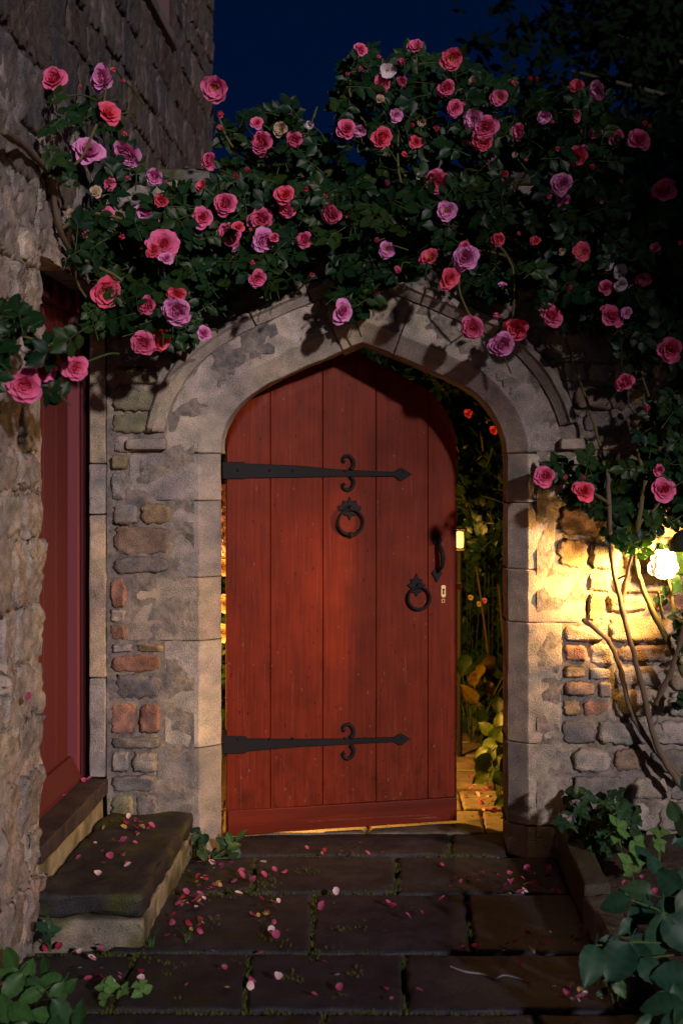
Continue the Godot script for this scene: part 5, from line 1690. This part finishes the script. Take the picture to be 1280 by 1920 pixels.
func leaf_mass(t: Node3D, boxes: Array, mesh: ArrayMesh, size: float, called := "foliage") -> void:
	var places := []
	for q in boxes:  # centre, half size, how many
		for k in q[2]:
			var d := Vector3(rf(-1, 1), rf(-1, 1), rf(-1, 1))
			while d.length() > 1.0 or nz.get_noise_3d(d.x * 3.0 + q[0].x, d.y * 3.0, d.z * 3.0) < -0.22:
				d = Vector3(rf(-1, 1), rf(-1, 1), rf(-1, 1))
			var p: Vector3 = q[0] + d * q[1]
			places.append(Transform3D(facing(Vector3(rf(-1, 1), rf(-0.3, 1), rf(-0.4, 1)), rf(-PI, PI)).scaled(Vector3.ONE * size * rf(0.7, 1.3)), p))
	many(called, mesh, M.leaf, t, places)

func build_garden() -> void:
	lantern(Vector3(-0.38, 0.62, -0.85), "garden lantern glowing in the gap behind the door's hinge side", 3.6, 0.075)
	lantern(P(861, 1012, -1.75), "garden lantern glowing behind the open edge of the red door", 0.12, 0.05)
	var lf := rose_leaf(2, Color(0.008, 0.020, 0.008))
	var h := thing("hedge", "tall dark leafy hedge closing the garden behind the doorway", "hedge", Vector3(0, 0, -3.6))
	var mb := MB.new()
	for k in 12:
		var x := -1.9 + k * 0.38
		mb.tube(smooth([Vector3(x, -0.04, 0), Vector3(x + 0.05, 0.9, 0.05), Vector3(x - 0.06, 1.9, -0.05)], 4), [0.03, 0.028, 0.02], 6, Color(0.06, 0.05, 0.03))
	part("stems", mb.done(), M.bark, h)
	leaf_mass(h, [[Vector3(-1.2, 1.45, 0), Vector3(1.2, 1.65, 0.5), 1900], [Vector3(0.5, 1.45, 0), Vector3(1.3, 1.7, 0.5), 2300], [Vector3(1.9, 1.45, 0), Vector3(1.0, 1.6, 0.5), 1300]], lf, 0.25)
	var b := thing("shrub", "dark shrub with a few orange flowers beyond the arch's right side", "shrub", Vector3(0.62, 0, -2.0))
	mb = MB.new()
	for k in 5:
		mb.tube(smooth([Vector3(0.06 * k - 0.1, -0.04, 0), Vector3(0.1 * k - 0.2, 0.8, 0), Vector3(0.14 * k - 0.35, 1.7, 0.1)], 4), [0.016, 0.012, 0.006], 6, Color(0.06, 0.05, 0.03))
	part("stems", mb.done(), M.bark, b)
	leaf_mass(b, [[Vector3(0.1, 1.6, 0), Vector3(0.75, 0.7, 0.4), 900]], lf, 0.17)
	for q in [[878, 775, 9, "coral"], [926, 806, 9, "coral"]]:
		var p := P(q[0], q[1], -1.6)
		part("bloom", blooms[q[3] + "cup"][0], M.petal, b, Transform3D(facing(Vector3(-0.4, 0.1, 1)).scaled(Vector3.ONE * q[2] * 6.6 / LENS), p - b.position))
	var c := thing("flower_border", "lamplit border of pale flowers and thin stems beyond the door", "plants", Vector3(0.38, 0, -2.5))
	leaf_mass(c, [[Vector3(0.12, 0.42, 0), Vector3(0.5, 0.5, 0.3), 420], [Vector3(0.0, 1.0, -0.3), Vector3(0.6, 0.3, 0.25), 200]], leaves[0], 0.13)
	for q in [[912, 972, 10, "cream"], [918, 988, 9, "lilac"], [890, 982, 8, "cream"], [930, 998, 8, "cream"], [876, 978, 8, "cream"], [923, 1040, 6, "lilac"], [882, 1120, 5, "cream"], [898, 1132, 5, "cream"], [908, 1126, 5, "lilac"]]:
		var p := P(q[0], q[1], -2.25)
		part("bloom", blooms[q[3] + "cup"][1], M.petal, c, Transform3D(facing(Vector3(rf(-0.5, 0.2), 0.2, 1)).scaled(Vector3.ONE * q[2] * 7.25 / LENS), p - c.position))
		mb = MB.new()
		var e := p - c.position
		mb.tube(smooth([Vector3(e.x + rf(-0.03, 0.03), 0.05, e.z - 0.05), Vector3(e.x + rf(-0.02, 0.02), e.y * 0.5, e.z - 0.04), e], 4), [0.003, 0.0025], 5, Color(0.03, 0.032, 0.014))
		part("stem", mb.done(), M.bark, c)
	var fresh := [broad_leaf(Color(0.03, 0.065, 0.012), 0.66, 0.2, 0.8), broad_leaf(Color(0.05, 0.08, 0.014), 0.6, 0.3, 0.85)]
	low_plant("broad_leaved_plant", "yellow green plant leaning out behind the right jamb", "plant", P(940, 1530, -0.75) * Vector3(1, 0, 1), [[912, 1366, 40, -1.0, 0.9], [930, 1376, 40, -0.9, -0.6], [914, 1396, 44, -0.85, 1.6], [936, 1388, 44, -0.85, 0.2], [902, 1410, 38, -0.85, 1.9], [926, 1420, 48, -0.8, -2.6], [905, 1432, 48, -0.8, 2.6], [938, 1436, 44, -0.8, -1.8], [918, 1446, 44, -0.8, 2.9], [900, 1458, 40, -0.75, 2.2], [940, 1462, 40, -0.7, -2.2], [946, 1404, 44, -0.8, -0.8], [940, 1500, 34, -0.6, 2.0], [946, 1540, 34, -0.5, 1.8], [934, 1352, 36, -1.0, 0.1]], fresh, "", Vector3(-0.35, 0.35, 0.9))
	low_plant("broad_leaved_plant", "low dark clump with a few yellowing leaves at the path's far end", "plant", P(885, 1400, -2.2) * Vector3(1, 0, 1), scatter_spots([[862, 1240], [940, 1230], [945, 1350], [870, 1370]], 30, 30, 48, -2.2, -1.6), [broad_leaf(Color(0.012, 0.024, 0.008), 0.6, 0.2), broad_leaf(Color(0.012, 0.026, 0.008), 0.7, 0.2), broad_leaf(Color(0.014, 0.022, 0.006), 0.6, 0.3), broad_leaf(Color(0.10, 0.07, 0.012), 0.6, 0.2)])
	var s := thing("rose_bush", "rose bush with pale blooms added to brighten the gap at the door hinges", "rose", Vector3(-0.95, 0, -1.5))
	leaf_mass(s, [[Vector3(0.0, 0.55, 0), Vector3(0.25, 0.5, 0.2), 90]], leaves[1], 0.12)
	for q in [[419, 938], [421, 958], [417, 976], [420, 996], [423, 1014]]:  # white blooms added to catch the lantern and make the hinge gap bright
		part("bloom", blooms["whiterosette"][0], M.petal, s, Transform3D(facing(Vector3(0.6, 0.1, 1)).scaled(Vector3.ONE * 0.075), P(q[0], q[1], -1.0) - s.position))
	for q in [[416, 1060], [418, 1130], [415, 1185]]:  # cream cups added below them for a golden gap
		part("bloom", blooms["creamcup"][0], M.petal, s, Transform3D(facing(Vector3(0.3, 0.1, 1)).scaled(Vector3.ONE * 0.05), P(q[0], q[1], -1.3) - s.position))

# ---------- the tree against the sky ----------
func build_tree() -> void:
	rng.seed = 777
	var t := thing("added_shade_tree", "broad dark tree silhouetted against the night sky", "tree", Vector3(4.25, 0, -7.5))
	var mb := MB.new()
	var bark := Color(0.05, 0.045, 0.035)
	mb.tube(smooth([Vector3(0, -0.1, 0), Vector3(0.1, 1.6, 0), Vector3(-0.05, 3.8, 0.1), Vector3(0.1, 6.8, 0)], 5), [0.26, 0.22, 0.18, 0.16, 0.14, 0.14, 0.13, 0.12, 0.12, 0.11, 0.10, 0.09, 0.08, 0.07, 0.06, 0.05], 10, bark)
	part("trunk", mb.done(), M.bark, t)
	var tips := []
	for k in 42:
		var y := rf(3.3, 6.6)
		var a := rf(0, TAU); var l := rf(1.4, 3.4) * (1.2 - absf(y - 4.6) * 0.2)
		var e := Vector3(cos(a) * l, y + rf(0.2, 1.3), sin(a) * l * 0.7)
		mb = MB.new()
		mb.tube(smooth([Vector3(0, y, 0), Vector3(e.x * 0.5, y + 0.5, e.z * 0.5), e], 4), [0.07, 0.06, 0.05, 0.04, 0.03, 0.025, 0.02, 0.015, 0.01], 6, bark)
		part("limb", mb.done(), M.bark, t)
		for j in 5:
			tips.append(Vector3(e.x * (0.4 + 0.15 * j), lerpf(y + 0.2, e.y, 0.3 + 0.17 * j), e.z * (0.4 + 0.15 * j)) + Vector3(rf(-0.4, 0.4), rf(-0.3, 0.3), rf(-0.3, 0.3)))
	mb = MB.new()
	for k in 7:  # a leafy twig
		leaflet(mb, Transform3D(facing(Vector3(rf(-0.6, 0.6), rf(-0.3, 0.6), 1), rf(-1.4, 1.4)), Vector3(rf(-0.15, 0.15), k * 0.12, rf(-0.1, 0.1))), 0.42, 0.22, 0.1, 0.1, Color(0.006, 0.010, 0.005), 0.0, 5)
	var twig := mb.done()
	var places := []
	for q in tips:
		for k in 34:
			var d := Vector3(rng.randfn(0, 0.30), rng.randfn(0, 0.20), rng.randfn(0, 0.28))
			places.append(Transform3D(facing(Vector3(rf(-1, 1), rf(-0.5, 1), rf(-1, 1)), rf(-PI, PI)).scaled(Vector3.ONE * rf(0.16, 0.34)), q + d))
	many("crown", twig, M.dark_leaf, t, places)

func build_added_shade_tree() -> void:
	rng.seed = 4242
	# unseen tree added behind the viewpoint to shade the upper right wall
	var t := thing("added_shade_tree", "unseen tree added behind the viewpoint to cast shade on the upper right wall", "tree", Vector3(5.65, 0, 8.2))
	var mb := MB.new()
	mb.tube(smooth([Vector3(0.25, -0.1, 0), Vector3(0.2, 2.0, 0), Vector3(0.1, 3.8, 0.1), Vector3(0, 5.6, 0)], 4), [0.16, 0.13, 0.11, 0.09, 0.07, 0.05], 8, Color(0.08, 0.07, 0.05))
	part("trunk", mb.done(), M.bark, t)
	var lf := rose_leaf(2, Color(0.02, 0.04, 0.015))
	var places := []
	for k in 800:
		var p := Vector3(rng.randfn(0.15, 0.62), 5.15 + rng.randfn(0, 0.42), rng.randfn(0, 0.5))
		places.append(Transform3D(facing(Vector3(rf(-1, 1), rf(-0.5, 1), rf(-1, 1)), rf(-PI, PI)).scaled(Vector3.ONE * rf(0.16, 0.3)), p))
	many("crown", lf, M.leaf, t, places)

# ---------- the lamp on the right ----------
func build_wall_lamp() -> void:
	var at := P(1292, 1024, 0.26)
	var t := thing("wall_lamp", "small hooded wall lamp shining down beside the overexposed white rose", "lamp", at)
	var down := Vector3(0.06, -1.0, 0.0).normalized()
	var b := Basis(Vector3.RIGHT, 0)
	b.y = -down
	b.z = Vector3(0, 0, 1)
	b.x = b.y.cross(b.z).normalized()
	b.z = b.x.cross(b.y).normalized()
	var mb := MB.new()
	mb.lathe([Vector2(0.075, -0.015), Vector2(0.070, 0.015), Vector2(0.052, 0.045), Vector2(0.022, 0.062), Vector2(0.0, 0.066)], 24, Color(0.03, 0.04, 0.03), Transform3D(b, Vector3.ZERO))
	mb.lathe([Vector2(0.0, 0.062), Vector2(0.020, 0.058), Vector2(0.049, 0.041), Vector2(0.066, 0.014), Vector2(0.072, -0.015)], 24, Color(0.03, 0.04, 0.03), Transform3D(b, Vector3.ZERO))
	part("hood", mb.done(), M.plain, t)
	mb = MB.new()
	mb.tube(smooth([b * Vector3(0, 0.062, 0), Vector3(0.06, 0.09, -0.12), Vector3(0.05, 0.03, -0.22), Vector3(0.05, 0.0, -0.275)], 5), [0.009], 8, Color(0.02, 0.02, 0.02))
	part("bracket", mb.done(), M.iron, t)
	mb = MB.new()
	mb.lathe([Vector2(0, -0.026), Vector2(0.018, -0.02), Vector2(0.026, 0.0), Vector2(0.018, 0.022), Vector2(0.012, 0.03)], 16, Color.WHITE, Transform3D(b, down * 0.03))
	part("glowing_bulb", mb.done(), M.glow, t)
	var l := SpotLight3D.new()
	l.name = "lamp_light"
	l.position = down * 0.03
	l.light_color = Color(1.0, 0.74, 0.42)
	l.light_energy = 5.2
	l.light_size = 0.04
	l.spot_range = 10.0
	l.spot_attenuation = 2.0
	l.spot_angle = 78.0
	l.spot_angle_attenuation = 1.0
	l.shadow_enabled = true
	t.add_child(l)
	l.basis = Basis.looking_at(Vector3(-0.8, 0.12, -0.52))
